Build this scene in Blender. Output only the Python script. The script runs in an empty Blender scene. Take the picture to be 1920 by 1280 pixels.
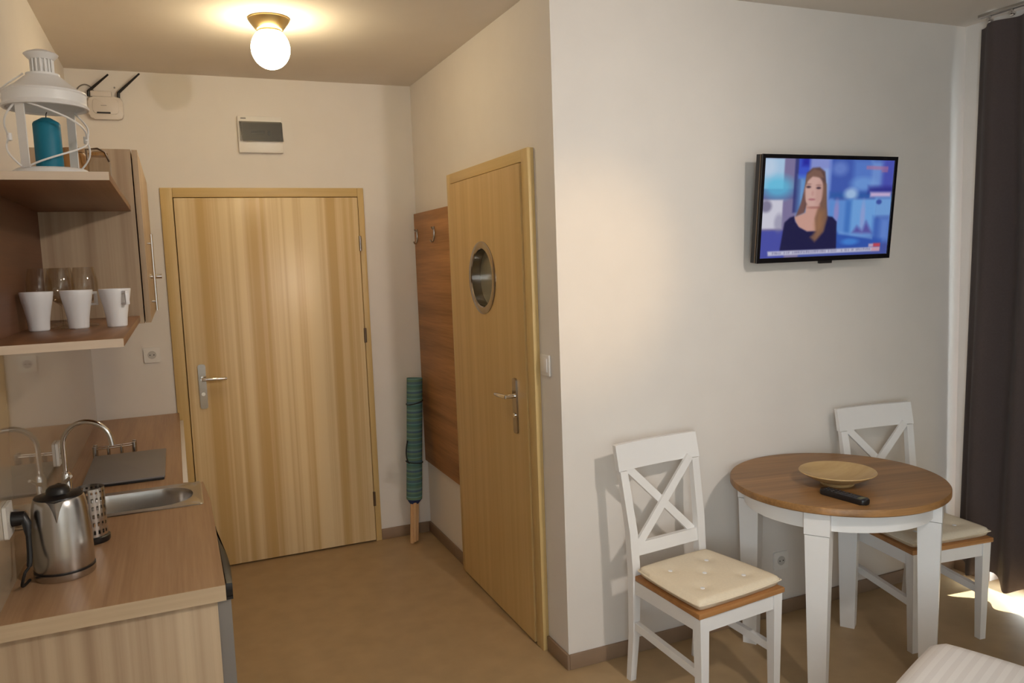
import bpy, bmesh, math, random
from mathutils import Matrix, Vector
random.seed(7)
PI = math.pi
sc = bpy.context.scene
COL = sc.collection

def S(r, g, b):
    f = lambda c: (c/255/12.92) if c/255 <= 0.04045 else ((c/255+0.055)/1.055)**2.4
    return (f(r), f(g), f(b), 1.0)

# ------------------------------------------------------------------ camera, world, lights, exposure
CAM_POS = Vector((-1.3437, -2.6986, 1.6445))
YAW, PITCH, ROLL = -0.4016, -0.1044, -0.0362
fwd = Vector((-math.sin(YAW)*math.cos(PITCH), math.cos(YAW)*math.cos(PITCH), math.sin(PITCH)))
r0 = Vector((math.cos(YAW), math.sin(YAW), 0)); u0 = r0.cross(fwd)
rgt = math.cos(ROLL)*r0 + math.sin(ROLL)*u0
upv = -math.sin(ROLL)*r0 + math.cos(ROLL)*u0
cam = bpy.data.cameras.new('camera'); cam.sensor_width = 36.0; cam.lens = 1478.1/1920*36
cam.clip_start = 0.05
camo = bpy.data.objects.new('camera', cam); COL.objects.link(camo)
M = Matrix((rgt, upv, -fwd)).transposed().to_4x4(); M.translation = CAM_POS
camo.matrix_world = M
sc.camera = camo

w = bpy.data.worlds.new('sky'); sc.world = w; w.use_nodes = True
nt = w.node_tree; bg = nt.nodes['Background']
bg.inputs['Color'].default_value = (0.86, 0.93, 1.0, 1); bg.inputs['Strength'].default_value = 15.0

def light(name, kind, loc, direction, energy, color, **kw):
    l = bpy.data.lights.new(name, kind); l.energy = energy; l.color = color
    for k, v in kw.items(): setattr(l, k, v)
    o = bpy.data.objects.new(name, l); COL.objects.link(o)
    o.location = loc
    o.rotation_euler = Vector(direction).to_track_quat('-Z', 'Y').to_euler()
    return o

light('sun', 'SUN', (5, -3, 5), (-0.85, 0.10, -0.36), 40.0, (1.0, 0.95, 0.86), angle=0.01)
# portals guide sky light through the balcony door and the added fill window
WX0 = -1.765
for nm, loc, d_, sx, sy in (('balcony_portal', (2.38, -0.985, 1.18), (-1, 0, 0), 1.5, 2.3), ('fill_portal', (WX0-0.12, -3.70, 1.50), (1, 0, 0), 1.5, 1.5)):
    po = light(nm, 'AREA', loc, d_, 1.0, (1, 1, 1), shape='RECTANGLE', size=sx, size_y=sy); po.data.cycles.is_portal = True
# the main room's ceiling spotlight, above and behind the photographer, turned to the hall corner
light('room_spotlight', 'SPOT', (0.22, -2.45, 2.40), (-0.66, 2.45, -1.15), 86.0, (1.0, 0.90, 0.81),
      spot_size=1.85, spot_blend=1.0, shadow_soft_size=0.06)
# reading spot of the room, aimed at the wall by the corner
light('reading_spot', 'SPOT', (0.75, -2.2, 2.25), (-0.64, 2.2, -0.68), 58.0, (1.0, 0.68, 0.36),
      spot_size=0.46, spot_blend=1.0, shadow_soft_size=0.06)
LAMP_STRENGTH = 35.0
sc.view_settings.view_transform = 'Standard'; sc.view_settings.look = 'None'
sc.view_settings.gamma = 1.0; sc.view_settings.use_curve_mapping = False
sc.view_settings.exposure = 0.17
sc.cycles.max_bounces = 10; sc.cycles.diffuse_bounces = 6
sc.cycles.use_denoising = True; sc.cycles.transparent_max_bounces = 32

# ------------------------------------------------------------------ helpers: geometry
def BM(): return bmesh.new()

def box(bm, x0, x1, y0, y1, z0, z1, bev=0.0, seg=2):
    x0, x1 = min(x0, x1), max(x0, x1); y0, y1 = min(y0, y1), max(y0, y1); z0, z1 = min(z0, z1), max(z0, z1)
    vs = [bm.verts.new((x, y, z)) for x in (x0, x1) for y in (y0, y1) for z in (z0, z1)]
    fs = [(0,1,3,2), (4,6,7,5), (0,4,5,1), (2,3,7,6), (0,2,6,4), (1,5,7,3)]
    faces = [bm.faces.new([vs[i] for i in f]) for f in fs]
    if bev > 0:
        es = list({e for f in faces for e in f.edges})
        bmesh.ops.bevel(bm, geom=es, offset=bev, segments=seg, affect='EDGES', profile=0.5)
    return vs

def prism(bm, pts, z0, z1, bev=0.0, mat=None):
    a = [bm.verts.new((p[0], p[1], z0)) for p in pts]; b = [bm.verts.new((p[0], p[1], z1)) for p in pts]
    n = len(pts)
    fs = [bm.faces.new(a[::-1]), bm.faces.new(b)]
    for i in range(n): fs.append(bm.faces.new((a[i], a[(i+1) % n], b[(i+1) % n], b[i])))
    if bev > 0:
        es = list(set(fs[1].edges) | set(fs[0].edges))
        r = bmesh.ops.bevel(bm, geom=es, offset=bev, segments=2, affect='EDGES', profile=0.5)
    if mat is not None:
        vv = list({v for f in bm.faces for v in f.verts})
        bmesh.ops.transform(bm, matrix=mat, verts=vv)

def hexa(bm, bot, top):
    a = [bm.verts.new(p) for p in bot]; b = [bm.verts.new(p) for p in top]; n = len(bot)
    bm.faces.new(a[::-1]); bm.faces.new(b)
    for i in range(n): bm.faces.new((a[i], a[(i+1) % n], b[(i+1) % n], b[i]))

def lathe(bm, prof, c=(0, 0, 0), n=32, axis=None, close=False):
    """prof: (r, z) list turned round the z axis (or round `axis`) through c."""
    Q = Matrix.Identity(3) if axis is None else Vector((0, 0, 1)).rotation_difference(Vector(axis).normalized()).to_matrix()
    rings = []
    for r, z in prof:
        if r < 1e-6: rings.append([bm.verts.new(Q @ Vector((0, 0, z)) + Vector(c))])
        else: rings.append([bm.verts.new(Q @ Vector((r*math.cos(2*PI*i/n), r*math.sin(2*PI*i/n), z)) + Vector(c)) for i in range(n)])
    pairs = list(zip(rings, rings[1:])) + ([(rings[-1], rings[0])] if close else [])
    for A, B in pairs:
        if len(A) == 1 and len(B) == 1: continue
        for i in range(n):
            j = (i+1) % n
            if len(A) == 1: bm.faces.new((A[0], B[j], B[i]))
            elif len(B) == 1: bm.faces.new((A[i], A[j], B[0]))
            else: bm.faces.new((A[i], A[j], B[j], B[i]))

def cyl(bm, p, q, r, n=16, r2=None):
    p, q = Vector(p), Vector(q); L = (q-p).length
    r2 = r if r2 is None else r2
    lathe(bm, [(0, 0), (r, 0), (r2, L), (0, L)], p, n, axis=q-p)

def tube(bm, pts, r, n=8, closed=False):
    P = [Vector(p) for p in pts]; m = len(P); rings = []; prev = None
    for i in range(m):
        if closed: t = P[(i+1) % m]-P[i-1]
        else: t = P[min(i+1, m-1)]-P[max(i-1, 0)]
        t.normalize()
        if prev is None:
            a = Vector((0, 0, 1)) if abs(t.z) < 0.9 else Vector((1, 0, 0)); u = t.cross(a).normalized()
        else: u = (prev - t*prev.dot(t)).normalized()
        prev = u; v = t.cross(u)
        rr = r[i] if isinstance(r, (list, tuple)) else r
        rings.append([bm.verts.new(P[i] + rr*(math.cos(2*PI*k/n)*u + math.sin(2*PI*k/n)*v)) for k in range(n)])
    for i in range(m if closed else m-1):
        A, B = rings[i], rings[(i+1) % m]
        for k in range(n): bm.faces.new((A[k], A[(k+1) % n], B[(k+1) % n], B[k]))
    if not closed:
        bm.faces.new(rings[0][::-1]); bm.faces.new(rings[-1])

def bez(p0, p1, p2, p3, n=14):
    p0, p1, p2, p3 = map(Vector, (p0, p1, p2, p3)); out = []
    for i in range(n+1):
        t = i/n; s = 1-t
        out.append(s**3*p0 + 3*s*s*t*p1 + 3*s*t*t*p2 + t**3*p3)
    return out

def rrect(x0, x1, y0, y1, r, n=5):
    out = []
    for cx, cy, a in ((x1-r, y1-r, 0), (x0+r, y1-r, PI/2), (x0+r, y0+r, PI), (x1-r, y0+r, 1.5*PI)):
        for i in range(n+1): out.append((cx+r*math.cos(a+PI/2*i/n), cy+r*math.sin(a+PI/2*i/n)))
    return out

PM = {}
def obj(name, bm, mat, parent=None, local=False, kind=None, label=None, ang=38):
    """link bm (world coordinates unless local) as one mesh object, a part of parent"""
    if parent is not None and not local:
        bmesh.ops.transform(bm, matrix=PM[parent.name].inverted(), verts=bm.verts)
    bmesh.ops.recalc_face_normals(bm, faces=bm.faces)
    lim = math.radians(ang)
    for e in bm.edges:
        if len(e.link_faces) == 2: e.smooth = e.calc_face_angle(0) < lim
    for f in bm.faces: f.smooth = True
    me = bpy.data.meshes.new(name); bm.to_mesh(me); bm.free()
    if mat: me.materials.append(mat)
    o = bpy.data.objects.new(name, me); COL.objects.link(o)
    if parent is not None: o.parent = parent; PM[o.name] = PM[parent.name]
    else: PM[o.name] = Matrix.Identity(4)
    if kind: o['kind'] = kind
    if label: o['label'] = label
    return o

def thing(name, label, cat, loc=(0, 0, 0), rotz=0.0, group=None, kind=None):
    o = bpy.data.objects.new(name, None); COL.objects.link(o)
    o.empty_display_size = 0.05
    o.location = loc; o.rotation_euler = (0, 0, rotz)
    PM[o.name] = Matrix.Translation(loc) @ Matrix.Rotation(rotz, 4, 'Z')
    if label: o['label'] = label
    if cat: o['category'] = cat
    if group: o['group'] = group
    if kind: o['kind'] = kind
    return o

def tag(o, label, cat, group=None):
    o['label'] = label; o['category'] = cat
    if group: o['group'] = group
    return o

def dup(root, loc, rotz, label=None, group=None):
    def cp(o, par):
        c = o.copy(); COL.objects.link(c)
        if par: c.parent = par
        for ch in list(o.children): cp(ch, c)
        return c
    r = cp(root, None); r.location = loc; r.rotation_euler = (0, 0, rotz)
    PM[r.name] = Matrix.Translation(loc) @ Matrix.Rotation(rotz, 4, 'Z')
    if label: r['label'] = label
    if group: r['group'] = group
    return r

# ------------------------------------------------------------------ helpers: materials
def mat(name, color, rough=0.5, metal=0.0, spec=0.5, noise=0.0, nscale=40.0, bump=0.0, bscale=60.0, coat=0.0, sheen=0.0):
    m = bpy.data.materials.new(name); m.use_nodes = True
    t = m.node_tree; b = t.nodes['Principled BSDF']
    b.inputs['Base Color'].default_value = color; b.inputs['Roughness'].default_value = rough
    b.inputs['Metallic'].default_value = metal; b.inputs['Specular IOR Level'].default_value = spec
    b.inputs['Coat Weight'].default_value = coat; b.inputs['Coat Roughness'].default_value = 0.08
    b.inputs['Sheen Weight'].default_value = sheen
    tc = t.nodes.new('ShaderNodeTexCoord')
    n = t.nodes.new('ShaderNodeTexNoise'); n.inputs['Scale'].default_value = nscale; n.inputs['Detail'].default_value = 4
    t.links.new(tc.outputs['Object'], n.inputs['Vector'])
    r = t.nodes.new('ShaderNodeValToRGB')
    k = max(noise, 0.004)
    r.color_ramp.elements[0].position = 0.3; r.color_ramp.elements[1].position = 0.7
    r.color_ramp.elements[0].color = tuple(c*(1-k) for c in color[:3])+(1,)
    r.color_ramp.elements[1].color = tuple(min(1, c*(1+k)) for c in color[:3])+(1,)
    t.links.new(n.outputs['Fac'], r.inputs['Fac']); t.links.new(r.outputs['Color'], b.inputs['Base Color'])
    if bump:
        n2 = t.nodes.new('ShaderNodeTexNoise'); n2.inputs['Scale'].default_value = bscale; n2.inputs['Detail'].default_value = 3
        t.links.new(tc.outputs['Object'], n2.inputs['Vector'])
        bp = t.nodes.new('ShaderNodeBump'); bp.inputs['Strength'].default_value = bump; bp.inputs['Distance'].default_value = 0.002
        t.links.new(n2.outputs['Fac'], bp.inputs['Height']); t.links.new(bp.outputs['Normal'], b.inputs['Normal'])
    return m

def wood(name, c1, c2, axis='Z', freq=14.0, stretch=0.03, fine=0.25, rough=0.42, spec=0.4, lo=0.3, hi=0.7, rings=0.0, c3=None):
    """veneer: c1..c2 bands running along `axis`; rings adds cathedral figure"""
    m = bpy.data.materials.new(name); m.use_nodes = True
    t = m.node_tree; b = t.nodes['Principled BSDF']
    b.inputs['Roughness'].default_value = rough; b.inputs['Specular IOR Level'].default_value = spec
    tc = t.nodes.new('ShaderNodeTexCoord')
    def mapped(f, s):
        mp = t.nodes.new('ShaderNodeMapping'); v = [f, f, f]; v['XYZ'.index(axis)] = f*s
        mp.inputs['Scale'].default_value = v
        t.links.new(tc.outputs['Object'], mp.inputs['Vector']); return mp
    n1 = t.nodes.new('ShaderNodeTexNoise'); n1.inputs['Scale'].default_value = 1; n1.inputs['Detail'].default_value = 2
    n1.inputs['Distortion'].default_value = 0.3
    t.links.new(mapped(freq, stretch).outputs['Vector'], n1.inputs['Vector'])
    n2 = t.nodes.new('ShaderNodeTexNoise'); n2.inputs['Scale'].default_value = 1; n2.inputs['Detail'].default_value = 5
    t.links.new(mapped(freq*9, stretch*0.6).outputs['Vector'], n2.inputs['Vector'])
    mx = t.nodes.new('ShaderNodeMix'); mx.inputs['Factor'].default_value = fine
    t.links.new(n1.outputs['Fac'], mx.inputs['A']); t.links.new(n2.outputs['Fac'], mx.inputs['B'])
    fac = mx.outputs['Result']
    if rings:
        wv = t.nodes.new('ShaderNodeTexWave'); wv.wave_type = 'RINGS'; wv.rings_direction = 'SPHERICAL'
        wv.inputs['Scale'].default_value = 1.6; wv.inputs['Distortion'].default_value = 3.0; wv.inputs['Detail'].default_value = 2
        t.links.new(mapped(freq*0.35, stretch*4).outputs['Vector'], wv.inputs['Vector'])
        m2 = t.nodes.new('ShaderNodeMix'); m2.inputs['Factor'].default_value = rings
        t.links.new(fac, m2.inputs['A']); t.links.new(wv.outputs['Fac'], m2.inputs['B']); fac = m2.outputs['Result']
    r = t.nodes.new('ShaderNodeValToRGB')
    r.color_ramp.elements[0].position = lo; r.color_ramp.elements[1].position = hi
    r.color_ramp.elements[0].color = c1; r.color_ramp.elements[1].color = c2
    if c3:
        e = r.color_ramp.elements.new((lo+hi)/2); e.color = c3
    t.links.new(fac, r.inputs['Fac']); t.links.new(r.outputs['Color'], b.inputs['Base Color'])
    bp = t.nodes.new('ShaderNodeBump'); bp.inputs['Strength'].default_value = 0.06; bp.inputs['Distance'].default_value = 0.001
    t.links.new(n2.outputs['Fac'], bp.inputs['Height']); t.links.new(bp.outputs['Normal'], b.inputs['Normal'])
    return m

def stripes(name, cols, axis='Z', period=0.1, rough=0.8, bump=0.0):
    """repeating bands of cols [(pos, rgba)...] along axis"""
    m = bpy.data.materials.new(name); m.use_nodes = True
    t = m.node_tree; b = t.nodes['Principled BSDF']; b.inputs['Roughness'].default_value = rough
    b.inputs['Specular IOR Level'].default_value = 0.2
    tc = t.nodes.new('ShaderNodeTexCoord'); sp = t.nodes.new('ShaderNodeSeparateXYZ')
    t.links.new(tc.outputs['Object'], sp.inputs[0])
    d = t.nodes.new('ShaderNodeMath'); d.operation = 'DIVIDE'; d.inputs[1].default_value = period
    t.links.new(sp.outputs[axis], d.inputs[0])
    fr = t.nodes.new('ShaderNodeMath'); fr.operation = 'FRACT'; t.links.new(d.outputs[0], fr.inputs[0])
    r = t.nodes.new('ShaderNodeValToRGB'); r.color_ramp.interpolation = 'CONSTANT'
    els = r.color_ramp.elements
    els[0].position = cols[0][0]; els[0].color = cols[0][1]; els[1].position = cols[1][0]; els[1].color = cols[1][1]
    for p, c in cols[2:]:
        e = els.new(p); e.color = c
    t.links.new(fr.outputs[0], r.inputs['Fac']); t.links.new(r.outputs['Color'], b.inputs['Base Color'])
    if bump:
        bp = t.nodes.new('ShaderNodeBump'); bp.inputs['Strength'].default_value = bump; bp.inputs['Distance'].default_value = 0.003
        t.links.new(r.outputs['Color'], bp.inputs['Height']); t.links.new(bp.outputs['Normal'], b.inputs['Normal'])
    return m

def glassy(name, tint=(0.9, 0.9, 0.9, 1), rough=0.0, mixf=0.9):
    """thin pane: fresnel reflection over straight-through transmission"""
    m = bpy.data.materials.new(name); m.use_nodes = True; t = m.node_tree
    for n in list(t.nodes):
        if n.type != 'OUTPUT_MATERIAL': t.nodes.remove(n)
    out = [n for n in t.nodes if n.type == 'OUTPUT_MATERIAL'][0]
    a = t.nodes.new('ShaderNodeBsdfTransparent'); a.inputs['Color'].default_value = tint
    g = t.nodes.new('ShaderNodeBsdfGlossy'); g.inputs['Roughness'].default_value = max(rough, 0.02)
    lw = t.nodes.new('ShaderNodeLayerWeight'); lw.inputs['Blend'].default_value = 0.5
    pw = t.nodes.new('ShaderNodeMath'); pw.operation = 'POWER'; pw.inputs[1].default_value = 4.0; t.links.new(lw.outputs['Facing'], pw.inputs[0])
    f = t.nodes.new('ShaderNodeMath'); f.operation = 'MULTIPLY_ADD'; f.inputs[1].default_value = 0.75; f.inputs[2].default_value = 0.045; t.links.new(pw.outputs[0], f.inputs[0])
    mx = t.nodes.new('ShaderNodeMixShader')
    t.links.new(f.outputs[0], mx.inputs[0]); t.links.new(a.outputs[0], mx.inputs[1]); t.links.new(g.outputs[0], mx.inputs[2])
    t.links.new(mx.outputs[0], out.inputs['Surface'])
    return m

def emit(name, color, strength):
    m = bpy.data.materials.new(name); m.use_nodes = True; b = m.node_tree.nodes['Principled BSDF']
    b.inputs['Base Color'].default_value = (0.8, 0.8, 0.8, 1)
    b.inputs['Emission Color'].default_value = color; b.inputs['Emission Strength'].default_value = strength
    return m

WALL = mat('wall_paint', S(226, 220, 213), 0.85, spec=0.2, noise=0.015, nscale=6, bump=0.05, bscale=220)
CEIL = mat('ceiling_paint', S(222, 214, 204), 0.9, spec=0.2, noise=0.015, nscale=6)
FLOOR = mat('vinyl_floor', S(172, 146, 110), 0.42, spec=0.4, noise=0.07, nscale=9, bump=0.03, bscale=150)
BASEB = mat('vinyl_skirting', S(142, 118, 96), 0.5, spec=0.35, noise=0.05, nscale=12)
DOORW = wood('door_veneer', S(204, 172, 118), S(234, 212, 170), 'Z', 15, 0.006, 0.16, 0.32, lo=0.40, hi=0.60)
DOORB = wood('bathroom_door_veneer', S(194, 160, 104), S(214, 182, 126), 'Z', 26, 0.012, 0.35, 0.38)
FRAME = wood('door_frame_veneer', S(200, 170, 112), S(212, 184, 128), 'Z', 30, 0.02, 0.4, 0.4)
FRAMEX = wood('door_frame_head_veneer', S(200, 170, 112), S(212, 184, 128), 'X', 30, 0.02, 0.4, 0.4)
FRAMEY = wood('bathroom_frame_head_veneer', S(200, 170, 112), S(212, 184, 128), 'Y', 30, 0.02, 0.4, 0.4)
OAKY = wood('worktop_oak', S(150, 114, 84), S(184, 150, 116), 'Y', 16, 0.05, 0.4, 0.38)
OAKZ = wood('carcass_oak', S(160, 134, 108), S(206, 184, 154), 'Z', 11, 0.02, 0.3, 0.5, rings=0.12)
OAKE = wood('worktop_edge_oak', S(184, 160, 130), S(204, 182, 152), 'X', 14, 0.05, 0.35, 0.5)
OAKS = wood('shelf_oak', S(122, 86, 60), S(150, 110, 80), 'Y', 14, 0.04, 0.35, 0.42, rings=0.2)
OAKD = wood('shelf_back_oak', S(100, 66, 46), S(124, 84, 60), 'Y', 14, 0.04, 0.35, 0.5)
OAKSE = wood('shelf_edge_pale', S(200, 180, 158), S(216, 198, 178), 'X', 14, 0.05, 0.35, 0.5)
COATW = wood('coat_panel_walnut', S(126, 86, 48), S(190, 138, 88), 'Y', 13, 0.06, 0.35, 0.5)
TABW = wood('table_top_wood', S(104, 74, 42), S(172, 126, 76), 'X', 12, 0.05, 0.35, 0.42, lo=0.28, hi=0.68)
SEATW = wood('seat_wood', S(150, 102, 56), S(182, 130, 80), 'X', 20, 0.06, 0.35, 0.4)
POLEW = wood('pole_wood', S(206, 164, 118), S(226, 188, 144), 'Z', 40, 0.03, 0.4, 0.6)
WHITE = mat('white_lacquer', S(232, 230, 228), 0.38, spec=0.4)
WPLAST = mat('white_plastic', S(230, 226, 220), 0.35, spec=0.5)
RPLAST = mat('router_plastic', S(214, 206, 198), 0.4)
CHROME = mat('chrome', (0.80, 0.79, 0.78, 1), 0.12, 1.0)
STEEL = mat('brushed_steel', (0.54, 0.52, 0.50, 1), 0.26, 1.0)
SATIN = mat('satin_nickel', (0.40, 0.36, 0.32, 1), 0.16, 1.0)
BRASS = mat('brass', (0.72, 0.56, 0.28, 1), 0.28, 1.0)
BRONZE = mat('dark_bronze', (0.20, 0.15, 0.11, 1), 0.35, 1.0)
BLACK = mat('black_plastic', S(28, 26, 27), 0.35)
BLACKM = mat('black_rubber', S(24, 22, 22), 0.6)
GREY = mat('grey_print', S(150, 146, 142), 0.6)
SILVER = mat('silver_door', S(150, 148, 148), 0.32, 0.55)
HOBG = mat('hob_grey_glass', S(130, 126, 126), 0.45, spec=0.4)
CERAM = mat('white_ceramic', S(236, 235, 236), 0.22, spec=0.5)
GLASS = glassy('drinking_glass', (0.93, 0.91, 0.88, 1))
WINDOWG = glassy('window_glass', (0.92, 0.95, 0.95, 1))
SMOKE = glassy('smoked_cover', (0.52, 0.50, 0.46, 1), 0.45)
FROST = mat('frosted_glass', S(128, 124, 104), 0.22, spec=0.6)
SPLASH = mat('splashback_glass', S(178, 164, 142), 0.03, spec=0.6, coat=0.5)
CUSH = mat('cushion_cotton', S(228, 214, 190), 0.9, spec=0.1, noise=0.03, nscale=120, bump=0.2, bscale=300)
LINEN = stripes('striped_bed_linen', [(0.0, S(228, 222, 218)), (0.5, S(220, 213, 209))], 'Y', 0.03, 0.85, 0.05)
CURT = mat('curtain_cloth', S(81, 71, 69), 0.92, spec=0.1, noise=0.05, nscale=160, bump=0.15, bscale=400, sheen=0.1)
TURQ = mat('turquoise_wax', S(22, 116, 142), 0.5, spec=0.4)
AMBER = glassy('amber_glass', (0.80, 0.66, 0.44, 1))
BAMBOO = wood('pale_bamboo', S(178, 146, 98), S(198, 168, 120), 'X', 24, 0.06, 0.3, 0.45)
TEAL = stripes('striped_canvas', [(0.0, S(84, 124, 122)), (0.10, S(108, 152, 148)), (0.15, S(88, 116, 130)), (0.28, S(106, 136, 118)),
              (0.40, S(118, 164, 168)), (0.44, S(88, 122, 120)), (0.58, S(110, 142, 126)), (0.68, S(86, 110, 132)), (0.78, S(112, 148, 142)), (0.88, S(94, 128, 120))], 'Z', 0.115, 0.85)
NAVY = mat('blue_canvas', S(36, 54, 104), 0.85)

# ------------------------------------------------------------------ room shell
D = 1.846; WX = -1.765; H = 2.66; RX = 2.2; YF = -4.8
bm = BM(); box(bm, WX-0.1, RX+0.4, YF-0.1, D+0.2, -0.1, 0); obj('floor', bm, FLOOR, kind='structure')
bm = BM(); box(bm, WX-0.1, RX+0.4, YF-0.1, D+0.2, H, H+0.1); obj('ceiling', bm, CEIL, kind='structure')
bm = BM(); box(bm, WX-0.1, WX, -2.95, D+0.2, 0, H); box(bm, WX-0.1, WX, YF-0.1, -4.45, 0, H); box(bm, WX-0.1, WX, -4.45, -2.95, 0, 0.75); box(bm, WX-0.1, WX, -4.45, -2.95, 2.25, H); obj('wall_left', bm, WALL, kind='structure')
# back wall, recessed where the entry door hangs
bm = BM()
box(bm, WX, 0.0, D+0.09, D+0.2, 0, H)
box(bm, WX, -1.366, D, D+0.09, 0, H); box(bm, -0.319, 0.0, D, D+0.09, 0, H); box(bm, -1.366, -0.319, D, D+0.09, 2.068, H)
obj('wall_back', bm, WALL, kind='structure')
# wall with the bathroom door
bm = BM()
box(bm, 0.06, 0.12, 0.12, D+0.2, 0, H)
box(bm, 0, 0.06, 1.165, D+0.2, 0, H); box(bm, 0, 0.06, 0.12, 0.190, 0, H); box(bm, 0, 0.06, 0.190, 1.165, 2.06, H)
obj('wall_inner', bm, WALL, kind='structure')
bm = BM(); box(bm, 0, RX+0.4, 0, 0.12, 0, H); obj('wall_middle', bm, WALL, kind='structure')
bm = BM()
WT = 0.16
box(bm, RX, RX+WT, -0.195, 0, 0, H); box(bm, RX, RX+WT, -1.75, -0.195, 2.36, H); box(bm, RX, RX+WT, YF-0.1, -1.75, 0, H)
obj('wall_right', bm, WALL, kind='structure')
bm = BM(); box(bm, WX, RX, YF-0.1, YF, 0, H); obj('wall_front', bm, WALL, kind='structure')
# skirting
def skirt(name, *b):
    bm = BM(); box(bm, *b, bev=0.003); obj(name, bm, BASEB, kind='structure')
skirt('baseboard_back', -0.309, -0.0125, D-0.012, D, 0, 0.064)
skirt('baseboard_inner', -0.012, 0, 1.182, D-0.0, 0, 0.064)
skirt('baseboard_corner', -0.012, 0, -0.012, 0.177, 0, 0.064)
skirt('baseboard_middle', 0.0, RX, -0.012, 0, 0, 0.062)
skirt('baseboard_right', RX-0.012, RX, -0.195, -0.0125, 0, 0.062)

# balcony door behind the curtain
win = thing('window_1', None, None, (RX+0.08, -0.985, 0), kind='structure')
bm = BM(); x0, x1 = RX+0.06, RX+0.13
box(bm, x0, x1, -0.255, -0.195, 0, 2.36, 0.006); box(bm, x0, x1, -1.75, -1.67, 0, 2.36, 0.006)
box(bm, x0, x1, -1.67, -0.255, 2.28, 2.36, 0.006); box(bm, x0, x1, -1.67, -0.255, 0, 0.06, 0.006); box(bm, x0, x1, -1.03, -0.93, 0.06, 2.28, 0.006)
obj('window_frame', bm, WHITE, win)
for a, b in ((-1.67, -1.03), (-0.93, -0.255)):
    bm = BM(); box(bm, RX+0.09, RX+0.096, a, b, 0.06, 2.28); obj('pane', bm, WINDOWG, win)
win = thing('fill_window', None, None, (WX-0.05, -3.70, 0.75), kind='structure')  # unseen window behind the camera, added for neutral daylight fill
bm = BM()
for b in ((-4.45, -4.37, 0.75, 2.25), (-3.03, -2.95, 0.75, 2.25), (-4.37, -3.03, 2.17, 2.25), (-4.37, -3.03, 0.75, 0.83)): box(bm, WX-0.085, WX-0.015, b[0], b[1], b[2], b[3], 0.006)
obj('window_frame', bm, WHITE, win)
bm = BM(); box(bm, WX-0.053, WX-0.047, -4.37, -3.03, 0.83, 2.17); obj('pane', bm, WINDOWG, win)

# ------------------------------------------------------------------ entry door
d1 = thing('door_1', None, None, (-0.83, D, 0), kind='structure')
for nm, m_, b in (('jamb', FRAME, (-1.376, -1.3165, D-0.013, D+0.085, 0, 2.077)), ('jamb', FRAME, (-0.3435, -0.309, D-0.013, D+0.085, 0, 2.077)),
                  ('door_head', FRAMEX, (-1.3165, -0.3435, D-0.013, D+0.085, 2.0275, 2.077))):
    bm = BM(); box(bm, *b, bev=0.003); obj(nm, bm, m_, d1)
bm = BM()
box(bm, -1.3165, -1.290, D+0.045, D+0.085, 0, 2.0275); box(bm, -0.372, -0.3435, D+0.045, D+0.085, 0, 2.0275); box(bm, -1.29, -0.372, D+0.045, D+0.085, 2.0, 2.0275)
obj('door_stop', bm, FRAME, d1)
bm = BM(); box(bm, -1.3125, -0.3475, D-0.022, D+0.03, 0.010, 2.0235, 0.003); obj('door_leaf', bm, DOORW, d1)
def door_handle(par, W):
    """W(u, v, out): along the leaf, height, out of the leaf -> world"""
    bm = BM()
    a = [W(u, v, o) for o in (0, 0.009) for u, v in rrect(-0.0195, 0.0195, -0.135, 0.105, 0.012)]
    n = len(a)//2; hexa(bm, a[:n], a[n:]); pl = obj('handle_plate', bm, SATIN, par)
    bm = BM(); cyl(bm, W(0, 0.028, 0.008), W(0, 0.028, 0.05), 0.0095, 14)
    tube(bm, [W(-0.004, 0.028, 0.05), W(0.02, 0.028, 0.053), W(0.06, 0.027, 0.053), W(0.105, 0.025, 0.050), W(0.122, 0.024, 0.047)], [0.0095, 0.010, 0.0095, 0.009, 0.0075], 12)
    obj('lever', bm, CHROME, pl)
    bm = BM(); cyl(bm, W(0, -0.055, 0.008), W(0, -0.055, 0.013), 0.010, 16); obj('lock_cylinder', bm, CHROME, pl)
door_handle(d1, lambda u, v, o: Vector((-1.240+u, D-0.022-o, 1.036+v)))
for z in (1.763, 1.235, 0.262):
    bm = BM(); cyl(bm, (-0.3455, D-0.026, z-0.042), (-0.3455, D-0.026, z+0.042), 0.0075, 12)
    box(bm, -0.3485, -0.3425, D-0.026, D-0.012, z-0.036, z+0.036)
    obj('hinge', bm, SATIN if z > 1.7 else BRONZE, d1)

# ------------------------------------------------------------------ bathroom door, proud of its frame
d2 = thing('door_2', None, None, (0, 0.74, 0), kind='structure')
for nm, m_, b, c in (('jamb', FRAME, (-0.028, -0.0004, 0.178, 0.2455, 0, 2.079), (-0.0004, 0.055, 0.191, 0.2455, 0, 2.055)), ('jamb', FRAME, (-0.028, -0.0004, 1.128, 1.180, 0, 2.079), (-0.0004, 0.055, 1.128, 1.164, 0, 2.055)),
                  ('door_head', FRAMEY, (-0.028, -0.0004, 0.2455, 1.128, 2.030, 2.079), (-0.0004, 0.055, 0.2455, 1.128, 2.030, 2.055))):
    bm = BM(); box(bm, *b, bev=0.003); box(bm, *c); obj(nm, bm, m_, d2)
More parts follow.
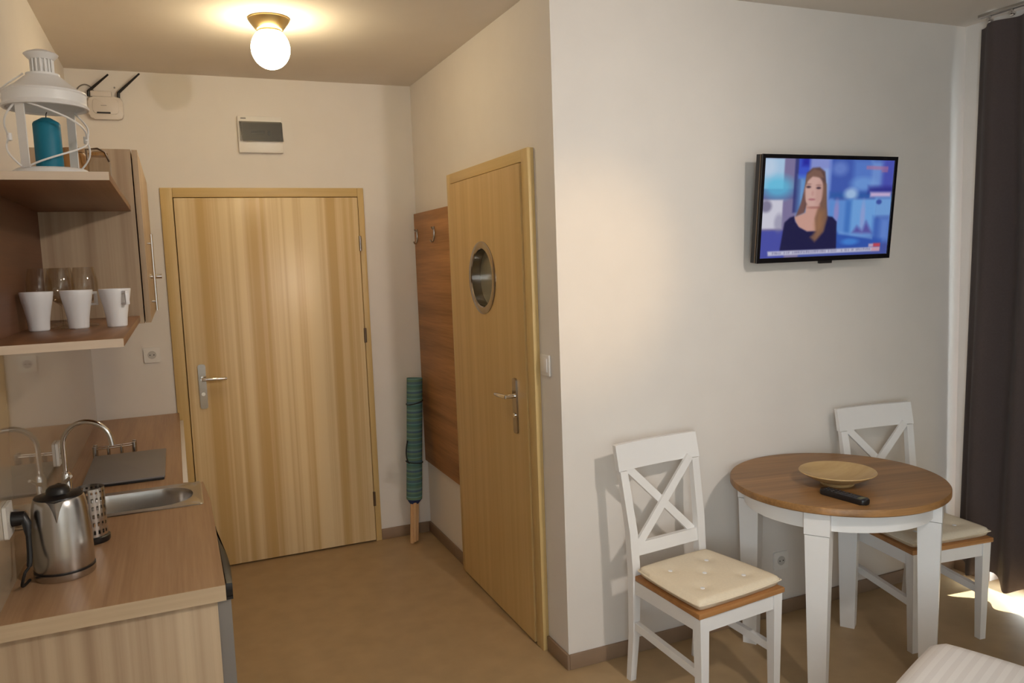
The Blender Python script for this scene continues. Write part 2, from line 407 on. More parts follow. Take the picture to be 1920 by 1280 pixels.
# leaf with a round hole
PY, PZ, PR = 0.707, 1.562, 0.148
bm = BM()
ly0, ly1, lz0, lz1, lx0, lx1 = 0.250, 1.124, 0.010, 2.026, -0.0345, -0.008
N = 48
def ring_leaf(x):
    inner = [bm.verts.new((x, PY+PR*math.cos(2*PI*i/N), PZ+PR*math.sin(2*PI*i/N))) for i in range(N)]
    mid = []
    for i in range(N):
        c, s = math.cos(2*PI*i/N), math.sin(2*PI*i/N); k = 0.21/max(abs(c), abs(s))
        mid.append(bm.verts.new((x, PY+k*c, PZ+k*s)))
    for i in range(N): bm.faces.new((inner[i], inner[(i+1) % N], mid[(i+1) % N], mid[i]))
    cs = [mid[N//8], mid[3*N//8], mid[5*N//8], mid[7*N//8]]
    top = [mid[i] for i in range(N//8, 3*N//8+1)]; lef = [mid[i] for i in range(3*N//8, 5*N//8+1)]
    bot = [mid[i] for i in range(5*N//8, 7*N//8+1)]; rig = [mid[i % N] for i in range(7*N//8, N+N//8+1)]
    o = [bm.verts.new((x, y, z)) for y, z in ((ly1, lz1), (ly0, lz1), (ly0, lz0), (ly1, lz0))]
    bm.faces.new([o[0]]+top+[o[1]]); bm.faces.new([o[1]]+lef+[o[2]]); bm.faces.new([o[2]]+bot+[o[3]]); bm.faces.new([o[3]]+rig+[o[0]])
    return inner, o
i0, o0 = ring_leaf(lx0); i1, o1 = ring_leaf(lx1)
for A, B in ((i0, i1), (o0, o1)):
    for i in range(len(A)): bm.faces.new((A[i], A[(i+1) % len(A)], B[(i+1) % len(A)], B[i]))
leaf = obj('door_leaf', bm, DOORB, d2)
bm = BM(); box(bm, -0.0078, 0.02, 0.2515, 0.30, 0.012, 2.024); box(bm, -0.0078, 0.02, 1.074, 1.1225, 0.012, 2.024); box(bm, -0.0078, 0.02, 0.30, 1.074, 0.012, 0.06); box(bm, -0.0078, 0.02, 0.30, 1.074, 1.976, 2.024)
obj('door_rebate', bm, DOORB, d2)
bm = BM()
lathe(bm, [(PR+0.019, 0.0), (PR+0.019, 0.003), (PR+0.012, 0.006), (PR-0.012, 0.006), (PR-0.016, 0.002), (PR-0.018, -0.050), (PR-0.002, -0.050), (PR-0.002, -0.0005)], (lx0, PY, PZ), 64, axis=(-1, 0, 0), close=True)
port = obj('porthole_ring', bm, SATIN, d2)
bm = BM(); lathe(bm, [(0, -0.040), (PR-0.0185, -0.040), (PR-0.0185, -0.046), (0, -0.046)], (lx0, PY, PZ), 64, axis=(-1, 0, 0)); obj('pane', bm, FROST, port)
door_handle(d2, lambda u, v, o: Vector((lx0-o, 0.362+u, 1.034+v)))

# ------------------------------------------------------------------ ceiling lamp
LX, LY = -0.905, 0.765
lamp = thing('ceiling_lamp', 'lit white globe ceiling lamp on a brass dish over the hallway', 'lamp', (LX, LY, H))
bm = BM(); lathe(bm, [(0, 0), (0.082, 0), (0.084, -0.006), (0.078, -0.016), (0.056, -0.044), (0.050, -0.048), (0, -0.048)], (LX, LY, H), 40); obj('lamp_base', bm, BRASS, lamp)
bm = BM(); lathe(bm, [(0.044, -0.0482), (0.044, -0.060), (0.048, -0.060), (0.048, -0.0482)], (LX, LY, H), 32, close=True); obj('collar', bm, BRASS, lamp)
bm = BM(); R = 0.078
pr = [(0.042, -0.054)]
for i in range(5, 25):
    a = PI*i/24; pr.append((R*math.sin(a), -0.120+R*1.06*math.cos(a)))
pr[-1] = (0, -0.120-R*1.06)
lathe(bm, pr, (LX, LY, H), 40); obj('globe', bm, emit('lit_opal_glass', (1.0, 0.82, 0.52, 1), LAMP_STRENGTH), lamp)

# ------------------------------------------------------------------ fuse box
fb = thing('fuse_box', 'white fuse box with smoked window above the entry door', 'fuse box', (-0.853, D, 2.262))
bm = BM(); box(bm, -0.969, -0.738, D-0.030, D, 2.262, 2.456, 0.006); obj('body', bm, WPLAST, fb)
bm = BM(); box(bm, -0.945, -0.752, D-0.034, D-0.0302, 2.325, 2.42); obj('breaker_panel', bm, mat('pale_grey', S(132, 126, 114), 0.5), fb)
bm = BM()
box(bm, -0.905, -0.830, D-0.042, D-0.0342, 2.362, 2.378, 0.002); box(bm, -0.816, -0.803, D-0.042, D-0.0342, 2.352, 2.380, 0.002)
obj('breaker', bm, BLACK, fb)
bm = BM(); hexa(bm, [(-0.962, D-0.048, 2.424), (-0.745, D-0.048, 2.424), (-0.745, D-0.044, 2.424), (-0.962, D-0.044, 2.424)],
     [(-0.948, D-0.052, 2.320), (-0.738, D-0.052, 2.320), (-0.738, D-0.048, 2.320), (-0.948, D-0.048, 2.320)])
for xa in (-0.955, -0.745): box(bm, xa-0.005, xa+0.005, D-0.048, D-0.029, 2.325, 2.42)
obj('cover', bm, SMOKE, fb)
bm = BM(); box(bm, -0.952, -0.925, D-0.0308, D-0.0300, 2.438, 2.446); obj('print', bm, GREY, fb)

# ------------------------------------------------------------------ router and its cable
rt = thing('wifi_router', 'white wall router with two slanted black antennas', 'router', (-1.59, D, 2.415))
bm = BM(); prism(bm, rrect(-1.668, -1.512, 2.413, 2.523, 0.024), D-0.034, D-0.001, 0.006)
def xz(bm):   # outline drawn in x-z, extruded along y
    for v in bm.verts: v.co = Vector((v.co.x, v.co.z, v.co.y))
xz(bm); obj('body', bm, RPLAST, rt)
bm = BM(); prism(bm, rrect(-1.648, -1.532, 2.438, 2.514, 0.018), D-0.038, D-0.030, 0.003); xz(bm); obj('face', bm, RPLAST, rt)
bm = BM(); prism(bm, rrect(-1.632, -1.570, 2.4395, 2.4475, 0.003), D-0.0395, D-0.036); xz(bm); obj('indicator_window', bm, BLACK, rt)
bm = BM(); box(bm, -1.612, -1.586, D-0.0386, D-0.0378, 2.478, 2.481); obj('print', bm, GREY, rt)
bm = BM(); box(bm, -1.655, -1.560, D-0.030, D-0.002, 2.524, 2.552, 0.004); obj('bracket', bm, RPLAST, rt)
for bx, bz, tx, tz in ((-1.664, 2.524, -1.566, 2.628), (-1.530, 2.522, -1.424, 2.640)):
    bm = BM(); cyl(bm, (bx, D-0.018, bz), (bx+0.002, D-0.020, bz+0.028), 0.0075, 12)
    p = Vector((bx+0.002, D-0.020, bz+0.026)); q = Vector((tx, D-0.055, tz))
    tube(bm, [p, p.lerp(q, 0.5), q], [0.0072, 0.0058, 0.0042], 10); obj('antenna', bm, BLACK, rt)
bm = BM(); tube(bm, bez((-1.640, D-0.012, 2.553), (-1.66, D-0.012, 2.60), (-1.70, D-0.008, 2.585), (-1.715, D-0.006, 2.555)) + bez((-1.716, D-0.006, 2.550), (-1.73, D-0.006, 2.50), (-1.74, D-0.006, 2.58), (-1.762, D-0.006, 2.57))[1:], 0.0028, 6)
tag(obj('router_cable', bm, mat('grey_cable', S(120, 114, 108), 0.6)), 'thin grey cable looping along the wall beside the router', 'cable')
bm = BM(); cyl(bm, (-1.545, D, 2.575), (-1.545, D-0.012, 2.575), 0.004, 8)
tag(obj('cable_clip', bm, GREY), 'tiny grey cable clip on the wall above the router', 'clip')

# ------------------------------------------------------------------ coat panel with hooks
cp = thing('coat_panel', 'brown walnut coat panel with hooks in the hallway corner', 'coat rack', (0, 1.545, 0.455))
bm = BM(); box(bm, -0.020, -0.0005, 1.190, 1.828, 0.452, 1.926, 0.002); obj('board', bm, COATW, cp)
for y in (1.765, 1.443):
    bm = BM(); box(bm, -0.026, -0.0202, y-0.009, y+0.009, 1.775, 1.835, 0.002)
    tube(bm, [(-0.024, y, 1.785), (-0.027, y, 1.762), (-0.032, y, 1.752), (-0.040, y, 1.752), (-0.045, y, 1.764)], 0.0045, 8)
    tube(bm, [(-0.024, y, 1.82), (-0.032, y, 1.823), (-0.038, y, 1.834)], 0.0042, 8)
    obj('hook', bm, SATIN, cp)

# ------------------------------------------------------------------ rolled beach windbreak leaning in the corner
wb = thing('beach_windbreak', 'rolled green and blue striped windbreak leaning in the hall corner', 'windbreak', (-0.148, 1.70, 0))
P0 = Vector((-0.150, 1.700, 0.0)); P1 = Vector((-0.083, 1.752, 0.985)); ax = P1-P0
PW = lambda t: P0 + ax*t
bm = BM()
cyl(bm, PW(0.262), PW(0.985), 0.046, 28); 
roll = obj('canvas_roll', bm, TEAL, wb)
bm = BM(); cyl(bm, PW(0.30), PW(0.262), 0.0455, 20, 0.0445); cyl(bm, PW(0.262), PW(0.235), 0.044, 20, 0.026); obj('canvas_end', bm, NAVY, wb)
for k, (dx, dy) in enumerate(((-0.013, -0.006), (0.013, -0.008), (0.000, 0.014), (-0.002, -0.020))):
    bm = BM(); q = Vector((dx, dy, 0)); cyl(bm, PW(0.0)+q+Vector((0, 0, 0.012*(k % 2))), PW(0.27)+q, 0.0125, 12); obj('pole', bm, POLEW, wb)
bm = BM()
def loop(t, tilt=0.0):
    c = PW(t); out = []
    for i in range(24):
        a = 2*PI*i/24; out.append(c + Vector((0.0485*math.cos(a), 0.0485*math.sin(a), tilt*math.cos(a))))
    return out
tube(bm, loop(0.84, 0.010), 0.0032, 6, closed=True); obj('tie_cord', bm, BLACKM, wb)
bm = BM(); tube(bm, loop(0.485, -0.006), 0.0032, 6, closed=True); obj('tie_cord', bm, BLACKM, wb)
bm = BM()
c = PW(0.60); d = PW(0.485)
tube(bm, bez(c+Vector((-0.046, -0.018, 0.02)), c+Vector((-0.062, -0.025, -0.03)), d+Vector((-0.062, -0.03, 0.03)), d+Vector((-0.040, -0.030, 0))), 0.0036, 6)
obj('tie_cord', bm, BLACKM, wb)

# ------------------------------------------------------------------ wall fittings
sw = thing('light_switch', 'white rocker light switch beside the bathroom door', 'switch', (0, 0.121, 1.218))
bm = BM(); box(bm, -0.010, -0.0003, 0.079, 0.163, 1.176, 1.262, 0.004); obj('plate', bm, WPLAST, sw)
bm = BM(); box(bm, -0.014, -0.009, 0.094, 0.148, 1.191, 1.247, 0.003); obj('rocker', bm, WPLAST, sw)
def socket(name, label, P):
    """P(u, v, out) -> world; a white earthed wall socket"""
    t = thing(name, label, 'socket', P(0, 0, 0), group=None)
    bm = BM(); a = [P(u, v, o) for o in (0.0004, 0.009) for u, v in rrect(-0.040, 0.040, -0.040, 0.040, 0.008)]
    n = len(a)//2; hexa(bm, a[:n], a[n:]); obj('plate', bm, WPLAST, t)
    bm = BM(); a = [P(0.021*math.cos(2*PI*i/24), 0.021*math.sin(2*PI*i/24), o) for o in (0.0091, 0.0115) for i in range(24)]
    hexa(bm, a[:24], a[24:]); obj('well', bm, mat('well_plastic', S(196, 192, 186), 0.4), t)
    bm = BM()
    for u in (-0.0095, 0.0095):
        a = [P(u+0.003*math.cos(2*PI*i/10), 0.003*math.sin(2*PI*i/10), o) for o in (0.0116, 0.0122) for i in range(10)]
        hexa(bm, a[:10], a[10:])
    obj('hole', bm, BLACK, t)
    return t
socket('wall_socket', 'white wall socket low on the wall behind the round table', lambda u, v, o: Vector((1.075+u, -o, 0.252+v)))
socket('wall_socket', 'white wall socket above the worktop end beside the entry door', lambda u, v, o: Vector((-1.476+u, D-o, 1.21+v)))
socket('wall_socket', 'white wall socket on the splashback behind the tap', lambda u, v, o: Vector((WX+0.0062+o, 0.40+u, 1.03+v)))
socket('wall_socket', 'white wall socket holding the black kettle plug', lambda u, v, o: Vector((WX+0.0062+o, -0.505+u, 1.06+v)))

# ------------------------------------------------------------------ kitchen: splashback, cabinets, worktop
CT = 0.89; CB = 0.852
bm = BM(); box(bm, WX+0.0003, WX+0.006, -0.738, D-0.001, CT+0.0003, 1.4615); tag(obj('splashback', bm, SPLASH), 'glossy beige glass splashback along the left wall', 'splashback')

bm = BM(); box(bm, WX+0.001, -1.303, -0.722, -0.704, 0, CB, 0.001); tag(obj('cabinet_end_panel', bm, OAKZ), 'pale oak end panel under the near end of the worktop', 'panel')
bc = thing('base_cabinet', 'oak base cabinet under the sink beyond the silver fridge', 'cabinet', (-1.53, 0.06, 0))
bm = BM(); box(bm, WX+0.001, WX+0.016, -0.17, 0.285, 0, CB); box(bm, WX+0.016, -1.303, -0.17, -0.152, 0, CB); box(bm, WX+0.016, -1.325, 0.27, 0.285, 0, CB)
obj('carcass', bm, OAKZ, bc)
bm = BM(); box(bm, -1.322, -1.304, -0.150, 0.283, 0.10, CB-0.004, 0.001); obj('door', bm, OAKZ, bc)
hc = thing('hob_cabinet', 'white fronted base cabinet under the grey hob beside the door', 'cabinet', (-1.56, 1.06, 0))
bm = BM(); box(bm, WX+0.001, -1.392, 0.288, D-0.002, 0, CB-0.0005); obj('carcass', bm, OAKZ, hc)
bm = BM(); box(bm, -1.391, -1.350, 0.318, D-0.016, 0.06, CB-0.003, 0.001); obj('door', bm, WHITE, hc)

fr = thing('undercounter_fridge', 'silver undercounter fridge with curved black top trim', 'fridge', (-1.5, -0.44, 0))
bm = BM(); box(bm, WX+0.03, -1.315, -0.700, -0.175, 0.0, 0.835, 0.004); obj('body', bm, WPLAST, fr)
def bow(xb, xf, bulge, y0=-0.702, y1=-0.24, n=14):
    pts = [(xb, y1), (xb, y0)]
    for i in range(n+1):
        t = i/n; pts.append((xf+bulge*math.sin(PI*(0.30+0.70*t))-0.012*t*t, y0+(y1-y0)*t))
    return pts
bm = BM(); prism(bm, bow(-1.313, -1.281, 0.012), 0.06, 0.842); obj('door', bm, SILVER, fr)
bm = BM(); prism(bm, bow(-1.2815, -1.281, 0.018, y0=-0.715), 0.848, 0.884, 0.002); prism(bm, bow(-1.302, -1.281, 0.018, y0=-0.715), 0.8425, 0.8515); obj('top_trim', bm, BLACK, fr)

wt = thing('worktop', 'oak laminate kitchen worktop along the left wall', 'worktop', (-1.53, 0.5, CB))
SK = (-1.722, -1.333, 0.018, 0.265)   # sink cut-out x0 x1 y0 y1
bm = BM()
prism(bm, [(WX+0.0005, -0.738), (-1.283, -0.738), (-1.284, SK[2]), (WX+0.0005, SK[2])], CB, CT)
prism(bm, [(SK[1], SK[2]), (-1.284, SK[2]), (-1.298, SK[3]), (SK[1], SK[3])], CB, CT)
prism(bm, [(WX+0.0005, SK[2]), (SK[0], SK[2]), (SK[0], SK[3]), (WX+0.0005, SK[3])], CB, CT)
prism(bm, [(WX+0.0005, SK[3]), (-1.298, SK[3]), (-1.300, 0.288), (-1.366, 0.312), (-1.367, D-0.0135), (WX+0.0005, D-0.0135)], CB, CT)
bmesh.ops.remove_doubles(bm, verts=bm.verts, dist=1e-5)
obj('slab', bm, OAKY, wt)
bm = BM(); box(bm, WX+0.0005, -1.283, -0.7402, -0.7381, CB, CT); obj('edge_band', bm, OAKE, wt)

# sink
sk = thing('sink', 'small stainless steel sink set in the oak worktop', 'sink', (-1.52, 0.14, CT))
bm = BM()
out = rrect(-1.745, -1.306, -0.006, 0.290, 0.012); inn = rrect(-1.700, -1.336, 0.030, 0.254, 0.100, 5)
def ringv(pts, z): return [bm.verts.new((p[0], p[1], z)) for p in pts]
o_ = ringv(out, CT+0.0008); o2 = ringv([(p[0]*0.985+(-1.5255)*0.015, p[1]*0.985+0.142*0.015) for p in out], CT+0.0035)
i_ = ringv(inn, CT+0.0025); i2 = ringv([((p[0]+1.518)*0.97-1.518, (p[1]-0.142)*0.97+0.142) for p in inn], CT-0.010)
i3 = ringv([((p[0]+1.518)*0.93-1.518, (p[1]-0.142)*0.93+0.142) for p in inn], CT-0.125)
i4 = ringv([((p[0]+1.518)*0.80-1.518, (p[1]-0.142)*0.80+0.142) for p in inn], CT-0.140)
for A, B in ((o_, o2), (o2, i_), (i_, i2), (i2, i3), (i3, i4)):
    for i in range(len(A)): bm.faces.new((A[i], A[(i+1) % len(A)], B[(i+1) % len(A)], B[i]))
bm.faces.new(i4)
obj('basin', bm, STEEL, sk)
bm = BM(); lathe(bm, [(0, 0.004), (0.020, 0.004), (0.030, 0.002), (0.030, 0)], (-1.518, 0.142, CT-0.1399), 24); obj('drain', bm, CHROME, sk)

# tap
tp = thing('kitchen_tap', 'chrome swan neck kitchen tap behind the kettle', 'tap', (-1.722, 0.262, CT))
bm = BM(); lathe(bm, [(0, 0), (0.024, 0), (0.024, 0.008), (0.017, 0.016), (0.016, 0.085), (0.011, 0.095), (0, 0.095)], (-1.722, 0.272, CT+0.003), 24); obj('tap_body', bm, CHROME, tp)
bm = BM()
pts = [Vector((-1.722, 0.272, CT+0.09)), Vector((-1.722, 0.270, 1.00)), Vector((-1.722, 0.268, 1.075))]
for i in range(1, 19):
    a = PI*i/18*0.98
    rr = 0.073
    pts.append(Vector((-1.722+rr*(1-math.cos(a)), 0.268-0.03*(1-math.cos(a))/2, 1.080+rr*1.02*math.sin(a))))
pts.append(pts[-1]+Vector((0.002, 0, -0.016)))
tube(bm, pts, 0.0085, 14); obj('spout', bm, CHROME, tp)
bm = BM(); tube(bm, [(-1.722, 0.256, CT+0.07), (-1.716, 0.236, CT+0.078), (-1.700, 0.205, CT+0.098)], [0.007, 0.006, 0.005], 10); obj('lever', bm, CHROME, tp)

# hob and the trivet behind it
hb = thing('hob', 'slim grey two zone hob plate on the worktop by the entry door', 'hob', (-1.558, 0.63, CT))
bm = BM(); box(bm, -1.690, -1.427, 0.396, 0.872, CT+0.0002, CT+0.010, 0.002); obj('body', bm, BLACK, hb)
bm = BM(); prism(bm, rrect(-1.693, -1.424, 0.392, 0.876, 0.006), CT+0.0102, CT+0.0155, 0.001); obj('glass_top', bm, HOBG, hb)
tv_ = thing('wire_trivet', 'low chrome wire rack standing at the far end of the hob', 'rack', (-1.62, 0.93, CT))
bm = BM()
for yy in (0.915, 0.955): tube(bm, [(-1.697, yy-0.012, CT+0.036), (-1.540, yy+0.012, CT+0.036)], 0.0035, 8)
obj('rail', bm, CHROME, tv_)
for k in range(4):
    x = -1.692+0.0485*k; s = (x+1.6185)/0.157*0.024
    bm = BM(); r_ = 0.0085 if k in (0, 3) else 0.005
    for yy in (0.915, 0.955): cyl(bm, (x, yy+s, CT+0.0003), (x, yy+s, CT+0.048 if k in (0, 3) else CT+0.038), r_, 10)
    tube(bm, [(x, 0.915+s, CT+0.036), (x, 0.955+s, CT+0.036)], 0.003, 8)
    obj('foot', bm, STEEL, tv_)

# kettle
KX, KY = -1.650, -0.462
kt = thing('kettle', 'brushed steel electric kettle with black lid on the worktop', 'kettle', (KX, KY, CT), 0.0)
bm = BM(); lathe(bm, [(0, 0.0005), (0.068, 0.0005), (0.0695, 0.004), (0.070, 0.018), (0, 0.018)], (KX, KY, CT), 44); obj('power_base', bm, STEEL, kt)
bm = BM(); lathe(bm, [(0, 0.0182), (0.0695, 0.0182), (0.0695, 0.0228), (0, 0.0228)], (KX, KY, CT), 44); obj('seal_ring', bm, BLACK, kt)
bm = BM(); lathe(bm, [(0, 0.0230), (0.0675, 0.0230), (0.0685, 0.030), (0.0685, 0.060), (0.0675, 0.100), (0.0650, 0.145), (0.0618, 0.178), (0.0580, 0.198), (0.055, 0.202), (0, 0.202)], (KX, KY, CT), 48); obj('body', bm, STEEL, kt)
dv = Vector((0.0, -1.0, 0)).normalized()      # the spout faces the room
sd = Vector((-dv.y, dv.x, 0))
bm = BM(); c = Vector((KX, KY, CT))
top = [c+dv*0.071+Vector((0, 0, 0.2012)), c+dv*0.051+sd*0.022+Vector((0, 0, 0.202)), c+dv*0.03+Vector((0, 0, 0.202)), c+dv*0.051-sd*0.022+Vector((0, 0, 0.202))]
b0 = c+dv*0.0650+Vector((0, 0, 0.150))
tv0 = [bm.verts.new(p) for p in top]; vb = bm.verts.new(b0)
bm.faces.new(tv0)
for i in range(4): bm.faces.new((tv0[i], tv0[(i+1) % 4], vb))
obj('spout', bm, STEEL, kt, ang=20)
bm = BM(); lathe(bm, [(0, 0.2022), (0.0555, 0.2022), (0.0545, 0.205), (0.034, 0.208), (0.028, 0.211), (0.026, 0.222), (0.020, 0.228), (0, 0.230)], (KX, KY, CT), 36); obj('lid', bm, BLACK, kt)
bm = BM(); h = -dv*0.97+sd*-0.10; h.normalize()
tube(bm, [c+h*0.048+Vector((0, 0, 0.200)), c+h*0.075+Vector((0, 0, 0.206)), c+h*0.098+Vector((0, 0, 0.190)), c+h*0.104+Vector((0, 0, 0.140)), c+h*0.098+Vector((0, 0, 0.085)), c+h*0.070+Vector((0, 0, 0.060))], [0.010, 0.012, 0.012, 0.011, 0.011, 0.009], 12); obj('handle', bm, BLACK, kt)
# plug with cord
pg = thing('kettle_plug', 'black angled plug and cord in the socket behind the kettle', 'plug', (WX+0.02, -0.505, 1.06))
bm = BM(); cyl(bm, (WX+0.0190, -0.505, 1.060), (WX+0.046, -0.505, 1.060), 0.0185, 18, 0.016)
tube(bm, [(WX+0.038, -0.505, 1.066), (WX+0.050, -0.512, 1.046), (WX+0.052, -0.520, 1.015)], [0.013, 0.011, 0.006], 12); obj('plug_body', bm, BLACK, pg)
bm = BM(); tube(bm, bez((WX+0.052, -0.520, 1.018), (WX+0.054, -0.54, 0.93), (WX+0.052, -0.555, 0.955), (WX+0.044, -0.56, 0.94)) + bez((WX+0.044, -0.56, 0.94), (WX+0.03, -0.565, 0.90), (WX+0.03, -0.53, 0.894), (KX-0.076, KY-0.02, CT+0.005))[1:], [0.0062]*8+[0.0036]*21, 8); obj('cord', bm, BLACKM, pg)

# cutlery drainer
dr = thing('cutlery_drainer', 'perforated steel cutlery drainer with black base behind the kettle', 'utensil holder', (-1.607, -0.222, CT))
bm = BM(); lathe(bm, [(0, 0.0004), (0.043, 0.0004), (0.045, 0.004), (0.045, 0.016), (0.041, 0.019), (0, 0.019)], (-1.607, -0.222, CT), 32); obj('drip_base', bm, BLACK, dr)
# wall built of upright strips and rings so the holes are real
bm = BM(); rings_z = [0.0192, 0.027] + [0.027+0.0115*k for k in range(1, 11)] + [0.148, 0.156]
n = 40; r_ = 0.0392
for k in range(len(rings_z)-1):
    z0, z1 = rings_z[k], rings_z[k+1]; solid = k in (0, len(rings_z)-2) or k % 2 == 1 and False
    for i in range(n):
        if not solid and k % 2 == 1 and i % 2 == 1: continue
        a0, a1 = 2*PI*i/n, 2*PI*(i+1)/n
        for rr in (r_,):
            vs = [bm.verts.new((-1.607+rr*math.cos(a), -0.222+rr*math.sin(a), CT+z)) for a, z in ((a0, z0), (a1, z0), (a1, z1), (a0, z1))]
            bm.faces.new(vs)
bmesh.ops.remove_doubles(bm, verts=bm.verts, dist=1e-5)
bmesh.ops.solidify(bm, geom=bm.faces[:], thickness=0.0008)
obj('perforated_wall', bm, STEEL, dr)

# ------------------------------------------------------------------ wall cabinet and open shelf
wc = thing('wall_cabinet', 'oak wall cabinet with closed door beyond the open shelf', 'cabinet', (-1.61, 0.985, 1.462))
bm = BM()
box(bm, WX+0.0005, -1.450, 0.42, 0.438, 1.462, 2.075); box(bm, WX+0.0005, -1.450, 1.532, 1.55, 1.462, 2.075)
box(bm, WX+0.0005, -1.450, 0.438, 1.532, 1.462, 1.48); box(bm, WX+0.0005, -1.450, 0.438, 1.532, 2.057, 2.075); box(bm, WX+0.0005, WX+0.006, 0.438, 1.532, 1.48, 2.057)
obj('carcass', bm, OAKZ, wc)
bm = BM(); box(bm, -1.446, -1.428, 0.4215, 1.549, 1.4635, 2.0735, 0.001); dd = obj('door', bm, OAKZ, wc)
bm = BM(); cyl(bm, (-1.4110, 0.70, 1.495), (-1.4110, 0.70, 1.790), 0.0055, 12)
for z in (1.53, 1.755): cyl(bm, (-1.4278, 0.70, z), (-1.4110, 0.70, z), 0.0045, 10)
obj('bar_handle', bm, CHROME, dd)
bm = BM(); cyl(bm, (-1.4278, 0.80, 1.626), (-1.385, 0.80, 1.626), 0.0095, 16); obj('knob', bm, CHROME, dd)

sh = thing('wall_shelf', 'open two board oak wall shelf holding cups and glasses', 'shelf', (-1.61, -0.1, 1.47))
SX = -1.463
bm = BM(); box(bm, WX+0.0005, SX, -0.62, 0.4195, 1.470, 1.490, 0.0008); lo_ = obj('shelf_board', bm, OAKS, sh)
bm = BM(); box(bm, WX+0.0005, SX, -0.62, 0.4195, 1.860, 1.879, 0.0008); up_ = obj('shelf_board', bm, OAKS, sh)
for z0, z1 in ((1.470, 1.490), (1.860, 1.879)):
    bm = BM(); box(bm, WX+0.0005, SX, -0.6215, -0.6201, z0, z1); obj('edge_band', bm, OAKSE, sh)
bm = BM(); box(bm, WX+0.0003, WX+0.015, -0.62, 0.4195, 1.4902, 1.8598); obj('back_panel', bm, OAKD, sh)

# mugs
def make_mug():
    t = thing('mug', '', 'mug', (0, 0, 0), 0, 'white mugs on the lower shelf')
    bm = BM(); lathe(bm, [(0, 0.0003), (0.024, 0.0003), (0.0265, 0.003), (0.0285, 0.030), (0.0335, 0.060), (0.0395, 0.088), (0.0425, 0.108), (0.0418, 0.110), (0.0402, 0.108), (0.037, 0.088), (0.031, 0.060), (0.026, 0.030), (0.024, 0.008), (0, 0.008)], n=36); obj('cup', bm, CERAM, t, local=True)
    bm = BM(); box(bm, 0.0385, 0.060, -0.006, 0.006, 0.096, 0.104, 0.002); box(bm, 0.053, 0.060, -0.006, 0.006, 0.066, 0.099, 0.002); box(bm, 0.0335, 0.060, -0.006, 0.006, 0.064, 0.071, 0.002)
    obj('handle', bm, CERAM, t, local=True); return t
m0 = make_mug(); m0.location = (-1.700, -0.140, 1.490); m0.rotation_euler = (0, 0, 1.9); m0['label'] = 'white mug with its handle turned away, nearest the wall'
dup(m0, (-1.602, -0.130, 1.490), 0.62, 'white mug in the middle with handle pointing back right')
dup(m0, (-1.502, -0.146, 1.490), -0.95, 'white mug at the shelf front with square handle showing')
# goblets
def make_glass():
    t = thing('wine_glass', '', 'glass', (0, 0, 0), 0, 'stemmed glasses behind the mugs')
    bm = BM(); lathe(bm, [(0, 0.0003), (0.030, 0.0003), (0.028, 0.003), (0.006, 0.008), (0.0038, 0.020), (0.0038, 0.062), (0.010, 0.070), (0, 0.0702)], n=28); obj('stem', bm, GLASS, t, local=True)
    bm = BM(); lathe(bm, [(0.003, 0.0690), (0.018, 0.074), (0.030, 0.088), (0.0365, 0.110), (0.0365, 0.130), (0.033, 0.152), (0.0285, 0.176), (0.027, 0.176), (0.0315, 0.152), (0.035, 0.130), (0.035, 0.110), (0.0285, 0.0895), (0.017, 0.0755), (0.003, 0.071)], n=32); obj('bowl', bm, GLASS, t, local=True); return t
g0 = make_glass(); g0.location = (-1.7085, 0.000, 1.490); g0['label'] = 'stemmed glass behind the mug nearest the wall'
dup(g0, (-1.672, 0.110, 1.490), 0, 'stemmed glass furthest back on the shelf')
dup(g0, (-1.590, 0.000, 1.490), 0, 'stemmed glass standing behind the middle mug')
dup(g0, (-1.647, -0.052, 1.490), 0, 'stemmed glass seen in the gap between the two left mugs')

# lantern with candle
QX, QY, QZ = -1.592, -0.500, 1.879
ln = thing('lantern', 'white metal lantern with curved wires on the upper shelf', 'lantern', (QX, QY, QZ))
C0 = (QX, QY, QZ)
bm = BM(); lathe(bm, [(0, 0.0004), (0.082, 0.0004), (0.086, 0.004), (0.084, 0.010), (0.078, 0.014), (0.074, 0.017), (0, 0.017)], C0, 40); obj('base', bm, WHITE, ln)
bm = BM(); lathe(bm, [(0.082, 0.162), (0.086, 0.158), (0.091, 0.159), (0.0925, 0.163), (0.090, 0.166), (0.088, 0.170), (0.088, 0.190), (0.090, 0.193), (0.089, 0.196), (0.084, 0.198), (0.062, 0.212), (0.042, 0.230), (0.036, 0.234), (0.036, 0.239), (0.024, 0.240), (0.0235, 0.236), (0.034, 0.230), (0.060, 0.206), (0.082, 0.190)], C0, 44, close=True); obj('roof', bm, WHITE, ln, ang=25)
bm = BM()
for i in range(16):
    a = 2*PI*i/16; p = Vector((QX+0.0235*math.cos(a), QY+0.0235*math.sin(a), QZ+0.240))
    tube(bm, [p, p+Vector((0, 0, 0.034))], 0.0022, 6)
lathe(bm, [(0.018, 0.238), (0.0205, 0.238), (0.0205, 0.272), (0.018, 0.272)], C0, 28, close=True)
obj('chimney', bm, WHITE, ln)
bm = BM(); lathe(bm, [(0, 0.272), (0.026, 0.272), (0.031, 0.277), (0.037, 0.284), (0.032, 0.288), (0.016, 0.294), (0, 0.296)], C0, 36); obj('cap', bm, WHITE, ln)
A0, A1 = math.radians(236), math.radians(56)
